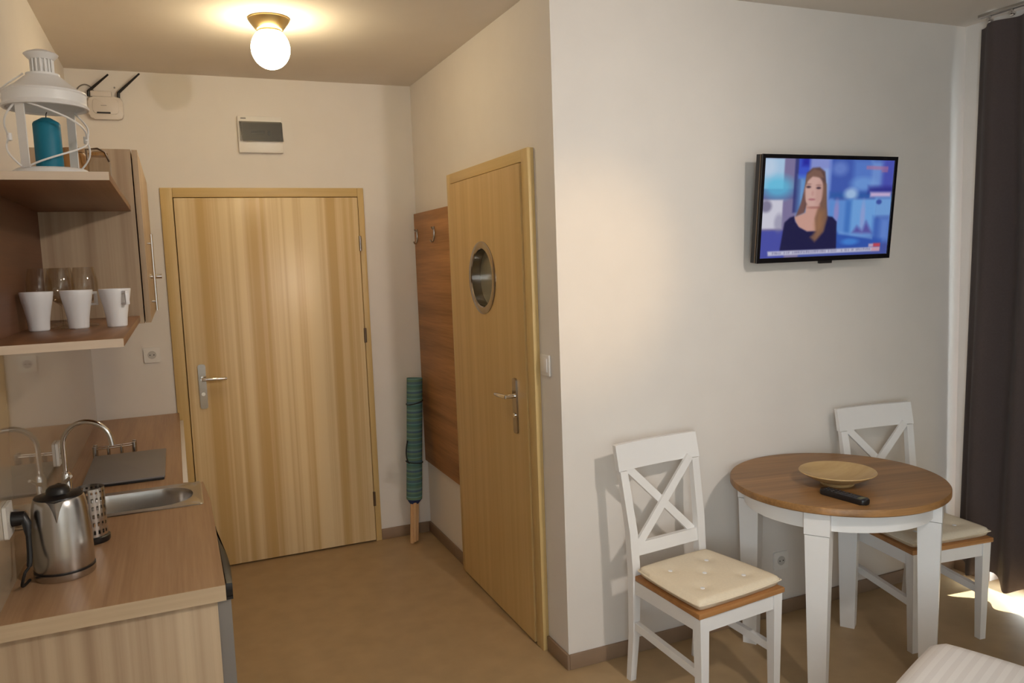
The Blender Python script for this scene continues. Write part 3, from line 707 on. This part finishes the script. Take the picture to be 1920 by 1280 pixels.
for a in (A0, A1):
    bm = BM(); e = Vector((math.cos(a), math.sin(a), 0)); t_ = Vector((-e.y, e.x, 0)); b = Vector(C0)
    lo4 = [b+e*(0.0765+k)+t_*q for k, q in ((0, -0.0115), (0, 0.0115), (0.0025, 0.0115), (0.0025, -0.0115))]
    hexa(bm, [p+Vector((0, 0, 0.0145)) for p in lo4], [p+e*0.0025+Vector((0, 0, 0.166)) for p in lo4]); obj('post', bm, WHITE, ln)
    for sgn, span in (((1, 2.36), (-1, 0.79)) if a == A0 else ((-1, 0.79),)):
        bm = BM(); pts = []
        for i in range(29):
            q = -1+2*i/28                       # head of the post -> clasp at the side -> foot of the post
            ang = a+sgn*(0.13+(span-0.16)*(1-abs(q)**1.12)); zz = 0.0905+q*0.0725
            rr = 0.0795+(0.005 if sgn > 0 else 0.012)*math.sin(PI*abs(q))
            pts.append((QX+rr*math.cos(ang), QY+rr*math.sin(ang), QZ+zz))
        tube(bm, pts, 0.0023, 8); obj('wire', bm, WHITE, ln)
for a in (A0+2.36, A1+2.36):
    bm = BM(); lathe(bm, [(0, -0.010), (0.006, -0.008), (0.006, 0.008), (0, 0.010)], (QX+0.0795*math.cos(a), QY+0.0795*math.sin(a), QZ+0.0905), 14); obj('clasp', bm, WHITE, ln)
bm = BM(); tube(bm, bez((QX-0.091, QY, QZ+0.180), (QX-0.100, QY, QZ+0.205), (QX-0.060, QY, QZ+0.222), (QX-0.040, QY, QZ+0.240)), 0.002, 6)
obj('bail', bm, WHITE, ln)
cd = thing('pillar_candle', 'turquoise pillar candle standing inside the white lantern', 'candle', (QX-0.002, QY, QZ+0.017))
bm = BM(); lathe(bm, [(0, 0.0004), (0.0285, 0.0004), (0.0295, 0.003), (0.0295, 0.106), (0.027, 0.111), (0.010, 0.121), (0, 0.122)], (QX-0.002, QY, QZ+0.017), 32); obj('wax', bm, TURQ, cd)
bm = BM(); tube(bm, [(QX-0.002, QY, QZ+0.137), (QX-0.001, QY, QZ+0.147), (QX+0.001, QY, QZ+0.152)], 0.0012, 6); obj('wick', bm, BLACKM, cd)
# swing-top jars behind the lantern
jr = thing('clip_jar', 'small glass clip top jar with dark wire bail on the upper shelf', 'jar', (-1.505, -0.27, QZ), 0)
bm = BM(); lathe(bm, [(0, 0.0004), (0.026, 0.0004), (0.029, 0.004), (0.029, 0.060), (0.023, 0.072), (0.023, 0.080), (0.0215, 0.080), (0.0215, 0.071), (0.0275, 0.059), (0.0275, 0.005), (0, 0.004)], (-1.505, -0.27, QZ), 28); obj('body', bm, GLASS, jr)
bm = BM(); lathe(bm, [(0, 0.0802), (0.024, 0.0802), (0.024, 0.088), (0.014, 0.093), (0, 0.093)], (-1.505, -0.27, QZ), 24); obj('lid', bm, AMBER, jr)
bm = BM(); tube(bm, [(-1.530, -0.285, QZ+0.064), (-1.532, -0.287, QZ+0.096), (-1.505, -0.285, QZ+0.099), (-1.488, -0.285, QZ+0.090), (-1.479, -0.275, QZ+0.066)], 0.0026, 8); obj('bail', bm, BRONZE, jr)
j2 = thing('spice_jar', 'amber jar with cork coloured lid half hidden behind the lantern', 'jar', (-1.563, -0.24, QZ))
bm = BM(); lathe(bm, [(0, 0.0004), (0.030, 0.0004), (0.032, 0.004), (0.032, 0.082), (0.028, 0.090), (0, 0.091)], (-1.567, -0.24, QZ), 28); obj('body', bm, mat('amber_contents', S(172, 126, 74), 0.3), j2)
bm = BM(); lathe(bm, [(0, 0.0912), (0.027, 0.0912), (0.027, 0.104), (0, 0.106)], (-1.567, -0.24, QZ), 24); obj('lid', bm, mat('cork', S(170, 132, 92), 0.8, noise=0.15, nscale=200), j2)

# ------------------------------------------------------------------ television
import numpy as np
TW, TH = 0.742, 0.438
TC = Vector((1.2335, -0.115, 1.808)); TILT = math.radians(5.4)
tv = thing('television', 'flat black television on the wall above the round table', 'television', (TC.x, 0, TC.z))
def TVW(u, v, o):   # u right, v up, o out of the screen, tilted down
    return TC + Vector((u, -o*math.cos(TILT)-v*math.sin(TILT), v*math.cos(TILT)-o*math.sin(TILT)))
def tvbox(bm, u0, u1, v0, v1, o0, o1):
    a = [TVW(u, v, o0) for u, v in ((u0, v0), (u1, v0), (u1, v1), (u0, v1))]; b = [TVW(u, v, o1) for u, v in ((u0, v0), (u1, v0), (u1, v1), (u0, v1))]
    hexa(bm, a, b)
bm = BM(); tvbox(bm, -TW/2, TW/2, -TH/2, TH/2, -0.030, 0.004); tvbox(bm, -TW/2+0.08, TW/2-0.08, -TH/2+0.05, TH/2-0.08, -0.060, -0.030); obj('housing', bm, BLACK, tv)
bz = 0.014
bm = BM(); tvbox(bm, -TW/2-0.001, -TW/2+bz, -TH/2-0.001, TH/2+0.001, 0.0042, 0.010); tvbox(bm, TW/2-bz, TW/2+0.001, -TH/2-0.001, TH/2+0.001, 0.0042, 0.010)
tvbox(bm, -TW/2+bz, TW/2-bz, TH/2-bz, TH/2+0.001, 0.0042, 0.010); tvbox(bm, -TW/2+bz, TW/2-bz, -TH/2-0.001, -TH/2+bz+0.004, 0.0042, 0.010)
obj('bezel', bm, mat('gloss_black', S(22, 20, 22), 0.12, coat=0.5), tv)
bm = BM(); tvbox(bm, -TW/2-0.0022, -TW/2-0.0011, -TH/2, TH/2, -0.006, 0.000); obj('side_trim', bm, BRONZE, tv)
bm = BM(); tvbox(bm, -0.035, 0.035, -TH/2-0.012, -TH/2-0.0012, 0.0, 0.010); obj('logo_bar', bm, BLACK, tv)
bm = BM(); box(bm, TC.x-0.10, TC.x+0.10, -0.008, -0.0003, TC.z-0.10, TC.z+0.10, 0.002); box(bm, TC.x-0.03, TC.x+0.03, -0.062, -0.008, TC.z-0.05, TC.z+0.05, 0.002); obj('wall_bracket', bm, BLACK, tv)
# the picture: painted per vertex on the lit screen (a newsreader in front of monitors)
NU, NV = 300, 178
sw_, sh_ = TW-2*bz-0.002, TH-2*bz-0.006
U, V = np.meshgrid(np.linspace(0, 1, NU), np.linspace(0, 1, NV))
img = np.zeros((NV, NU, 3)); img[:] = np.array([70, 84, 160])
def px(X, Y):
    """reading of the zoomed photograph -> 0..1 across, 0..1 down the picture"""
    t = (Y-145)/1020.0; u = (X-(195-50*t))/(1330.0-10*t); s = (X-195)/1330.0
    yt, yb = 145+45*s, 1165-25*s
    return u, (Y-yt)/(yb-yt)
def sm(d, wd): return np.clip(0.5-d/wd, 0, 1)
def paint(mask, col, a=1.0):
    global img
    k = (mask*a)[..., None]; img = img*(1-k)+np.array(col, float)*k
def rect(X0, Y0, X1, Y1, col, a=1.0, wd=0.012):
    u0, v0 = px(X0, Y0); u1, v1 = px(X1, Y1)
    d = np.maximum(np.maximum(u0-U, U-u1), np.maximum(v0-V, V-v1)*0.6); paint(sm(d, wd), col, a)
def ell(X, Y, rx, ry, col, a=1.0, wd=0.25):
    u, v = px(X, Y); d = np.sqrt(((U-u)/(rx/1330))**2+((V-v)/(ry/1000))**2)-1; paint(sm(d, wd), col, a)
def poly(pts, col, a=1.0, wd=0.010):
    q = np.array([px(*p) for p in pts]); ins = np.zeros_like(U, bool); dm = np.full_like(U, 9.0)
    for i in range(len(q)):
        (x0, y0), (x1, y1) = q[i], q[(i+1) % len(q)]
        c = ((y0 > V) != (y1 > V)) & (U < (x1-x0)*(V-y0)/((y1-y0) if y1 != y0 else 1e-9)+x0); ins ^= c
        dx, dy = x1-x0, (y1-y0)*0.6; L = dx*dx+dy*dy+1e-12
        t = np.clip(((U-x0)*dx+(V-y0)*0.6*dy)/L, 0, 1); dm = np.minimum(dm, np.hypot(U-x0-t*dx, (V-y0)*0.6-t*dy))
    paint(sm(np.where(ins, -dm, dm), wd), col, a)
rect(100, 100, 520, 1200, (128, 118, 158)); rect(100, 880, 380, 1200, (72, 78, 168)); rect(120, 450, 520, 560, (100, 92, 146))
rect(185, 145, 370, 455, (176, 208, 236)); ell(320, 440, 150, 110, (92, 196, 232), 0.8, 0.9); ell(230, 230, 70, 90, (206, 222, 242), 0.7, 0.9)
rect(160, 565, 355, 860, (214, 212, 226)); ell(205, 630, 55, 60, (112, 106, 136), 0.8, 0.6); ell(330, 800, 45, 90, (140, 136, 164), 0.6, 0.7)
rect(490, 130, 530, 700, (40, 46, 110), 0.8); rect(525, 145, 640, 360, (58, 84, 206)); rect(525, 340, 600, 760, (110, 170, 226), 0.8, 0.05); rect(560, 140, 625, 230, (34, 34, 160), 0.9, 0.03)
rect(640, 130, 860, 560, (138, 150, 216), 1, 0.03); rect(780, 260, 860, 760, (150, 178, 230), 0.9, 0.02); rect(830, 150, 860, 1000, (104, 132, 214), 0.7, 0.02)
rect(860, 150, 1540, 560, (64, 92, 180), 1, 0.02); ell(940, 260, 80, 70, (126, 154, 224), 0.6, 0.9); rect(1090, 170, 1270, 480, (92, 132, 212), 0.8, 0.05); ell(1190, 420, 130, 70, (118, 166, 228), 0.7, 0.8)
rect(1280, 190, 1400, 460, (132, 172, 232), 0.7, 0.04); rect(1400, 160, 1540, 500, (74, 78, 180), 0.8, 0.05); rect(840, 500, 1540, 570, (44, 92, 170), 0.9, 0.03)
ell(1060, 520, 70, 60, (176, 206, 240), 0.9, 0.9); rect(1250, 450, 1520, 510, (40, 34, 128), 0.85, 0.04); rect(1268, 505, 1490, 556, (214, 186, 222), 0.95, 0.02)
rect(840, 575, 1050, 1000, (96, 146, 218), 1, 0.02); rect(1050, 570, 1320, 960, (112, 166, 228), 1, 0.02); ell(910, 700, 26, 120, (176, 140, 196), 0.6, 0.9); rect(1010, 580, 1052, 960, (58, 112, 194), 0.8, 0.03)
ell(1190, 760, 26, 160, (176, 164, 214), 0.5, 0.9); poly([(1080, 920), (1130, 850), (1190, 900), (1230, 800), (1300, 930)], (88, 74, 156), 0.9, 0.03)
rect(1330, 560, 1500, 760, (120, 172, 230), 0.9, 0.03); ell(1365, 605, 30, 26, (44, 60, 150), 0.8, 0.6); rect(1310, 760, 1500, 1020, (64, 104, 190), 0.9, 0.04); rect(1390, 770, 1480, 1000, (112, 148, 220), 0.7, 0.05)
poly([(860, 900), (1400, 990), (1400, 1080), (860, 1080)], (44, 84, 178), 0.9, 0.03); poly([(940, 900), (1300, 965), (1300, 985), (940, 925)], (134, 182, 238), 0.7, 0.02); ell(1060, 1010, 90, 34, (70, 140, 226), 0.8, 0.8)
# newsreader: hair behind, neck, top, face, hair in front
HAIR, HAIRL, SKIN = (96, 70, 66), (128, 94, 80), (210, 160, 144)
poly([(590, 400), (600, 300), (660, 250), (730, 245), (785, 290), (800, 420), (805, 600), (815, 760), (780, 900), (700, 930), (680, 700), (600, 640), (580, 700), (500, 735), (545, 620), (570, 500)], HAIR, 1, 0.012)
poly([(600, 620), (745, 620), (740, 780), (800, 800), (730, 900), (620, 905), (520, 850), (480, 745), (590, 700)], SKIN, 1, 0.012)
poly([(480, 735), (440, 748), (385, 800), (340, 1090), (915, 1090), (915, 800), (870, 750), (815, 740), (760, 850), (700, 893), (610, 895), (530, 850), (490, 790)], (24, 22, 66), 1, 0.010)
ell(675, 490, 98, 165, (214, 172, 160), 1, 0.14); ell(730, 520, 40, 130, (192, 146, 134), 0.5, 0.9)
poly([(585, 420), (600, 320), (670, 262), (740, 280), (775, 350), (745, 350), (660, 335), (610, 380), (590, 440)], HAIRL, 1, 0.012)
poly([(772, 400), (800, 420), (805, 640), (820, 760), (780, 900), (690, 1005), (640, 955), (700, 900), (690, 760), (720, 660), (755, 600)], (124, 90, 74), 0.95, 0.020)
poly([(720, 680), (780, 690), (770, 880), (705, 960), (690, 820)], (168, 118, 76), 0.6, 0.05)
poly([(585, 440), (560, 560), (500, 735), (575, 700), (592, 600)], (120, 84, 78), 0.9, 0.014)
for ex in (620, 722): ell(ex, 440+(ex-620)*0.12, 28, 15, (150, 108, 104), 0.6, 0.8); ell(ex, 441+(ex-620)*0.12, 22, 10, (64, 46, 58), 0.95, 0.6); ell(ex, 412+(ex-620)*0.12, 30, 6, (140, 100, 92), 0.7, 0.8)
ell(662, 505, 13, 26, (196, 144, 136), 0.6, 0.9); ell(655, 568, 36, 10, (168, 98, 106), 0.85, 0.6); ell(680, 650, 70, 12, (150, 92, 84), 0.6, 0.8)
# caption strip with a line of small print, channel marks
poly([(222, 1095), (915, 1080), (1390, 1070), (1385, 1112), (225, 1142)], (206, 204, 224), 0.95, 0.008)
rnd = random.Random(4); X = 240.0
while X < 1290:
    wd = rnd.uniform(8, 20); yb = 1118-(X-240)*0.026
    if rnd.random() > 0.14:
        rect(X, yb-10, X+wd*0.35, yb+9, (104, 102, 140), 0.8, 0.006); rect(X, yb-10+rnd.choice((0, 8, 14)), X+wd*0.8, yb-4+rnd.choice((0, 8)), (112, 110, 146), 0.75, 0.006)
    X += wd+rnd.uniform(3, 6)
rect(1265, 1035, 1318, 1068, (206, 176, 196), 0.9, 0.008); rect(1318, 1030, 1392, 1066, (206, 70, 80), 0.95, 0.010); rect(1300, 1078, 1385, 1108, (216, 130, 140), 0.7, 0.02)
X = 1220.0
while X < 1450:
    rect(X, 238+(X-1220)*0.05, X+12, 272+(X-1220)*0.05, (190, 116, 150), 0.75, 0.008); X += 17
rect(1385, 285, 1450, 305, (198, 120, 140), 0.6, 0.01)
for _ in range(2):
    p_ = np.pad(img, ((1, 1), (1, 1), (0, 0)), mode='edge')
    img = (p_[:-2, 1:-1]+p_[2:, 1:-1]+p_[1:-1, :-2]+p_[1:-1, 2:]+2*p_[1:-1, 1:-1])/6
img = img*0.95+np.array([100, 104, 128])*0.05
f = img/255.0; lin = np.where(f <= 0.04045, f/12.92, ((f+0.055)/1.055)**2.4)
cos = [TVW((U[j, i]-0.5)*sw_, (0.5-V[j, i])*sh_+0.002, 0.0055) for j in range(NV) for i in range(NU)]
PMi = PM[tv.name].inverted(); cos = [PMi @ c for c in cos]
fc = [(j*NU+i, (j+1)*NU+i, (j+1)*NU+i+1, j*NU+i+1) for j in range(NV-1) for i in range(NU-1)]
me = bpy.data.meshes.new('screen'); me.from_pydata(cos, [], fc)
at = me.color_attributes.new('picture', 'FLOAT_COLOR', 'POINT')
at.data.foreach_set('color', np.concatenate([lin.reshape(-1, 3), np.ones((NU*NV, 1))], 1).astype(np.float32).ravel())
ms = bpy.data.materials.new('lit_screen'); ms.use_nodes = True; t = ms.node_tree; b = t.nodes['Principled BSDF']
va = t.nodes.new('ShaderNodeVertexColor'); va.layer_name = 'picture'
b.inputs['Base Color'].default_value = (0.01, 0.01, 0.012, 1); b.inputs['Roughness'].default_value = 0.2
t.links.new(va.outputs['Color'], b.inputs['Emission Color']); b.inputs['Emission Strength'].default_value = 0.74
me.materials.append(ms)
so = bpy.data.objects.new('screen', me); COL.objects.link(so); so.parent = tv
so['label'] = 'lit screen showing a woman in a dark top before blue monitors'

# ------------------------------------------------------------------ round table
TX, TY = 0.985, -0.412
tb = thing('round_table', 'round white dining table with a brown wooden top', 'table', (TX, TY, 0), math.radians(-10))
bm = BM(); lathe(bm, [(0, 0.718), (0.396, 0.718), (0.400, 0.722), (0.400, 0.741), (0.397, 0.745), (0, 0.745)], n=96)
obj('table_top', bm, TABW, tb, local=True)
bm = BM(); lathe(bm, [(0.345, 0.645), (0.345, 0.7178), (0.325, 0.7178), (0.325, 0.645)], n=80, close=True); obj('apron', bm, WHITE, tb, local=True)
for k in range(4):
    a = PI/4+k*PI/2; e = Vector((math.cos(a), math.sin(a), 0)); s = Vector((-e.y, e.x, 0))
    bm = BM(); sq = lambda ro, ri, hw, z: [e*ro+s*hw+Vector((0, 0, z)), e*ri+s*hw+Vector((0, 0, z)), e*ri-s*hw+Vector((0, 0, z)), e*ro-s*hw+Vector((0, 0, z))]
    hexa(bm, sq(0.372, 0.288, 0.044, 0.632), sq(0.372, 0.288, 0.044, 0.7178)); hexa(bm, sq(0.358, 0.303, 0.029, 0.0), sq(0.370, 0.290, 0.042, 0.629)); hexa(bm, sq(0.362, 0.296, 0.034, 0.629), sq(0.362, 0.296, 0.034, 0.632))
    obj('leg', bm, WHITE, tb, local=True)
bw = thing('bowl', 'shallow pale wooden bowl on the round table', 'bowl', (0.932, -0.472, 0.745))
bm = BM(); lathe(bm, [(0, 0.0004), (0.060, 0.0004), (0.062, 0.006), (0.058, 0.010), (0.090, 0.022), (0.128, 0.042), (0.140, 0.050), (0.138, 0.053), (0.120, 0.045), (0.085, 0.028), (0.040, 0.017), (0, 0.015)], (0.932, -0.472, 0.745), 64)
obj('dish', bm, BAMBOO, bw)
RL, RA = Vector((0.812, -0.622, 0.745)), math.atan2(-0.727+0.545, 0.834-0.811)
rc = thing('remote_control', 'black television remote lying beside the wooden bowl', 'remote', RL, RA)
bm = BM(); prism(bm, rrect(-0.094, 0.094, -0.022, 0.022, 0.014), 0.0003, 0.020, 0.005); obj('case', bm, BLACK, rc, local=True)
for i in range(9):
    for j in (-0.012, 0, 0.012):
        bm = BM(); cyl(bm, (-0.075+0.016*i, j, 0.0200), (-0.075+0.016*i, j, 0.0214), 0.0036, 8); obj('key', bm, mat('key_grey', S(70, 70, 76), 0.5) if (i, j) == (0, -0.012) else bpy.data.materials['key_grey'], rc, local=True)
bm = BM(); box(bm, 0.062, 0.078, -0.014, 0.014, 0.0198, 0.0206); obj('print', bm, mat('olive_print', S(110, 108, 84), 0.5), rc, local=True)

# ------------------------------------------------------------------ chairs
def bar(bm, p, q, w, t, nrm=(0, 1, 0)):
    """square bar p->q, w wide across, t thick along nrm"""
    p, q = Vector(p), Vector(q); d_ = (q-p).normalized(); n_ = Vector(nrm); n_ = (n_-d_*n_.dot(d_)).normalized(); s = d_.cross(n_)
    f4 = lambda c, k=1: [c+s*w/2*k+n_*t/2*k, c-s*w/2*k+n_*t/2*k, c-s*w/2*k-n_*t/2*k, c+s*w/2*k-n_*t/2*k]
    hexa(bm, f4(p), f4(q))
def poly_bar(bm, pts, ws, ts):
    rings = []
    for (x, y, z), w_, t_ in zip(pts, ws, ts):
        rings.append([bm.verts.new((x+a*w_/2, y+b*t_/2, z)) for a, b in ((-1, -1), (1, -1), (1, 1), (-1, 1))])
    for A, B in zip(rings, rings[1:]):
        for i in range(4): bm.faces.new((A[i], A[(i+1) % 4], B[(i+1) % 4], B[i]))
    bm.faces.new(rings[0][::-1]); bm.faces.new(rings[-1])
def make_chair():
    t = thing('dining_chair', '', 'chair', (0, 0, 0), 0, 'cross back chairs at the round table')
    L = dict(local=True)
    bm = BM(); prism(bm, [(-0.203, -0.192), (0.203, -0.192), (0.176, 0.186), (-0.176, 0.186)], 0.416, 0.437, 0.004); obj('seat', bm, SEATW, t, **L)
    for s in (-1, 1):
        bm = BM(); poly_bar(bm, [(s*0.172, -0.168, 0), (s*0.175, -0.168, 0.4158)], (0.028, 0.040), (0.028, 0.040)); obj('leg', bm, WHITE, t, **L)
        bm = BM(); poly_bar(bm, [(s*0.166, 0.236, 0), (s*0.166, 0.212, 0.20), (s*0.166, 0.205, 0.44), (s*0.168, 0.214, 0.60), (s*0.178, 0.249, 0.8285)], (0.026, 0.030, 0.036, 0.036, 0.034), (0.026, 0.030, 0.034, 0.030, 0.022)); obj('back_post', bm, WHITE, t, **L)
        bm = BM(); bar(bm, (s*0.174, -0.152, 0.205), (s*0.166, 0.205, 0.235), 0.020, 0.030, (0, 0, 1)); obj('stretcher', bm, WHITE, t, **L)
        bm = BM(); bar(bm, (s*0.180, -0.148, 0.3895), (s*0.167, 0.188, 0.3895), 0.020, 0.052, (0, 0, 1)); obj('apron', bm, WHITE, t, **L)
    bm = BM(); box(bm, -0.1545, 0.1545, -0.183, -0.163, 0.362, 0.4158); obj('apron', bm, WHITE, t, **L)
    bm = BM(); box(bm, -0.1475, 0.1475, 0.189, 0.209, 0.362, 0.4158); obj('apron', bm, WHITE, t, **L)
    # top rail leans with the posts and bends a little
    bm = BM(); n = 10; R_ = []
    for i in range(n+1):
        x = -0.200+0.400*i/n; cv = 0.014*(1-(2*i/n-1)**2)
        R_.append([bm.verts.new((x*k, y+cv, z)) for k, y, z in ((1, 0.239, 0.830), (1, 0.260, 0.830), (1.0, 0.280, 0.927), (1.0, 0.260, 0.927))])
    for A, B in zip(R_, R_[1:]):
        for i in range(4): bm.faces.new((A[i], A[(i+1) % 4], B[(i+1) % 4], B[i]))
    bm.faces.new(R_[0][::-1]); bm.faces.new(R_[-1]); obj('top_rail', bm, WHITE, t, **L)
    bm = BM(); hexa(bm, [(-0.150, 0.198, 0.505), (0.150, 0.198, 0.505), (0.150, 0.218, 0.505), (-0.150, 0.218, 0.505)], [(-0.151, 0.205, 0.552), (0.151, 0.205, 0.552), (0.151, 0.225, 0.552), (-0.151, 0.225, 0.552)]); obj('lower_rail', bm, WHITE, t, **L)
    for s in (-1, 1):
        bm = BM(); o = 0.0005 if s > 0 else 0.0130
        bar(bm, (-s*0.140, 0.209+o, 0.545), (s*0.152, 0.244+o, 0.838), 0.032, 0.012, (0, 1, -0.15)); obj('cross_bar', bm, WHITE, t, **L)
    return t
c1 = make_chair(); c1.location = (0.372, -0.392, 0); c1.rotation_euler = (0, 0, math.radians(6.1))
c1['label'] = 'white cross back chair standing left of the round table'
c2 = dup(c1, (1.493, -0.365, 0), math.radians(-6.8), 'white cross back chair by the curtain, partly behind the table')
def make_cushion():
    t = thing('seat_cushion', '', 'cushion', (0, 0, 0), 0, 'cream seat cushions')
    tuf = [(0, 0), (-0.10, -0.095), (0.10, -0.095), (-0.09, 0.085), (0.09, 0.085)]
    n = 28; bm = BM(); G = {}
    def pt(i, j):
        a, b = -1+2*i/n, -1+2*j/n
        # round the corners
        x = a*math.sqrt(1-0.10*b*b*abs(a)**6); y = b*math.sqrt(1-0.10*a*a*abs(b)**6)
        w_ = 0.207-0.0145*(y+1); return x*w_, -0.004+y*0.188, a, b
    for side in (1, 0):
        for i in range(n+1):
            for j in range(n+1):
                x, y, a, b = pt(i, j); e = (1-a**16)*(1-b**16); e = max(e, 0)**0.4
                if side:
                    z = 0.026+0.015*e
                    for tx, ty in tuf: z -= 0.009*math.exp(-((x-tx)**2+(y-ty)**2)/0.0007)
                else: z = 0.022-0.0215*e
                if (i in (0, n) or j in (0, n)) and not side: G[side, i, j] = G[1, i, j]; continue
                G[side, i, j] = bm.verts.new((x, y, z))
        for i in range(n):
            for j in range(n): bm.faces.new((G[side, i, j], G[side, i+1, j], G[side, i+1, j+1], G[side, i, j+1]))
    obj('pad', bm, CUSH, t, local=True, ang=70)
    bm = BM(); ed = [pt(i, 0) for i in range(n)]+[pt(n, j) for j in range(n)]+[pt(n-i, n) for i in range(n)]+[pt(0, n-j) for j in range(n)]
    tube(bm, [(p[0], p[1], 0.024) for p in ed], 0.0032, 6, closed=True); obj('piping', bm, CUSH, t, local=True)
    for tx, ty in tuf:
        bm = BM(); lathe(bm, [(0.009, 0), (0.008, 0.003), (0, 0.0042)], (tx, ty, 0.0320), 12); obj('button', bm, CERAM, t, local=True)
    return t
q1 = make_cushion(); q1.location = (0.372, -0.392, 0.437); q1.rotation_euler = (0, 0, math.radians(6.6)); q1['label'] = 'cream tufted cushion on the chair left of the table'
q2 = dup(q1, (1.493, -0.365, 0.437), math.radians(-6.8), 'cream tufted cushion on the chair by the curtain')

# ------------------------------------------------------------------ curtain and rail
cu = thing('curtain', 'long dark brown curtain hanging in front of the balcony door', 'curtain', (2.10, -0.9, 0.05))
bm = BM(); NY, NZ = 150, 16; y0, y1 = -0.118, -1.80; rows = []
for j in range(NZ+1):
    z = 0.062+(2.612-0.062)*j/NZ; row = []
    for i in range(NY+1):
        s = i/NY; y = y0+(y1-y0)*s + 0.055*(1-j/NZ)*(1-s)
        am = 0.026+0.012*(1-j/NZ)
        x = 2.088+am*math.sin(s*2*PI*9.3+0.5+0.25*math.sin(j*0.5))+0.008*math.sin(s*41+j*0.3)
        k = max(0.0, 1-s/0.045); k = k*k*(3-2*k); x = x*(1-k)+2.150*k
        zz = z+(0.022*math.sin(s*2*PI*9.3+1.2)+0.010*math.sin(s*23) if j == 0 else 0)
        row.append(bm.verts.new((x, y, zz)))
    rows.append(row)
back = [[bm.verts.new((v.co.x+0.005, v.co.y+(0.004 if q == 0 else 0), v.co.z)) for q, v in enumerate(r)] for r in rows]
for A, B, C_, D_ in zip(rows, rows[1:], back, back[1:]):
    for i in range(NY):
        bm.faces.new((A[i], B[i], B[i+1], A[i+1])); bm.faces.new((C_[i], C_[i+1], D_[i+1], D_[i]))
    for i in (0, NY): bm.faces.new((A[i], C_[i], D_[i], B[i]) if i == 0 else (A[i], B[i], D_[i], C_[i]))
for i in range(NY):
    bm.faces.new((rows[0][i], rows[0][i+1], back[0][i+1], back[0][i])); bm.faces.new((rows[-1][i], back[-1][i], back[-1][i+1], rows[-1][i+1]))
obj('cloth', bm, CURT, cu, ang=80)
cr = thing('curtain_rail', 'slim metal curtain rail fixed under the ceiling above the curtain', 'curtain rail', (2.09, -0.9, 2.64))
bm = BM(); box(bm, 2.078, 2.102, -1.85, -0.150, 2.644, H-0.0003, 0.002); obj('track', bm, STEEL, cr)
for k in range(16):
    y = -0.20-0.102*k
    bm = BM(); box(bm, 2.086, 2.094, y-0.006, y+0.006, 2.616, 2.6438, 0.001); cyl(bm, (2.074, y, 2.628), (2.106, y, 2.628), 0.008, 12); obj('glider', bm, CHROME, cr)

# ------------------------------------------------------------------ bed, only its corner shows
BA = math.atan2(-0.36, -0.93)          # direction of the foot end
bd = thing('bed', 'white bed whose foot corner shows at the lower right', 'bed', (0.595, -1.155, 0), BA)
# local: x along the foot end, y away from the table along the long side
BWD, BL = 0.90, 1.95
bm = BM(); box(bm, 0.02, BWD-0.02, 0.03, BL, 0.10, 0.26, 0.01); obj('base', bm, mat('bed_fabric', S(150, 142, 134), 0.9), bd, local=True)
bm = BM(); box(bm, 0.02, BWD-0.02, 0.03, BL, 0.261, 0.360, 0.03, 3); obj('mattress', bm, WHITE, bd, local=True)
for xx in (0.07, BWD-0.07):
    for yy in (0.09, BL-0.09):
        bm = BM(); cyl(bm, (xx, yy, 0), (xx, yy, 0.0998), 0.02, 14, 0.026); obj('leg', bm, SEATW, bd, local=True)
dv_ = thing('duvet', 'white striped duvet spread over the bed corner', 'bedding', (0.595, -1.155, 0.362), BA)
bm = BM(); n, m_ = 34, 60; G = {}
for i in range(n+1):
    for j in range(m_+1):
        a, b = i/n, j/m_
        x, y = -0.012+a*(BWD+0.024), -0.012+b*(BL+0.02)
        e = min(a, 1-a)*BWD/0.075; e2 = min(b, 1-b)*BL/0.075
        h = (1-max(0, 1-e)**2.4)*(1-max(0, 1-e2)**2.4)
        z = 0.095+0.070*max(h, 0)**0.6+0.005*math.sin(9*x+4*y)*math.sin(7*y+1)*h
        cr_ = max(0, 1-e)*max(0, 1-e2)
        x += 0.03*cr_*(1 if a < .5 else -1); y += 0.03*cr_*(1 if b < .5 else -1)
        G[i, j] = bm.verts.new((x, y, z))
for i in range(n):
    for j in range(m_): bm.faces.new((G[i, j], G[i+1, j], G[i+1, j+1], G[i, j+1]))
edge = [(i, 0) for i in range(n)]+[(n, j) for j in range(m_)]+[(n-i, m_) for i in range(n)]+[(0, m_-j) for j in range(m_)]
low = [bm.verts.new((G[k].co.x, G[k].co.y, 0.001)) for k in edge]
bm.faces.new(low)
for k in range(len(edge)): bm.faces.new((G[edge[k]], G[edge[(k+1) % len(edge)]], low[(k+1) % len(edge)], low[k]))
obj('cover', bm, LINEN, dv_, local=True, ang=80)
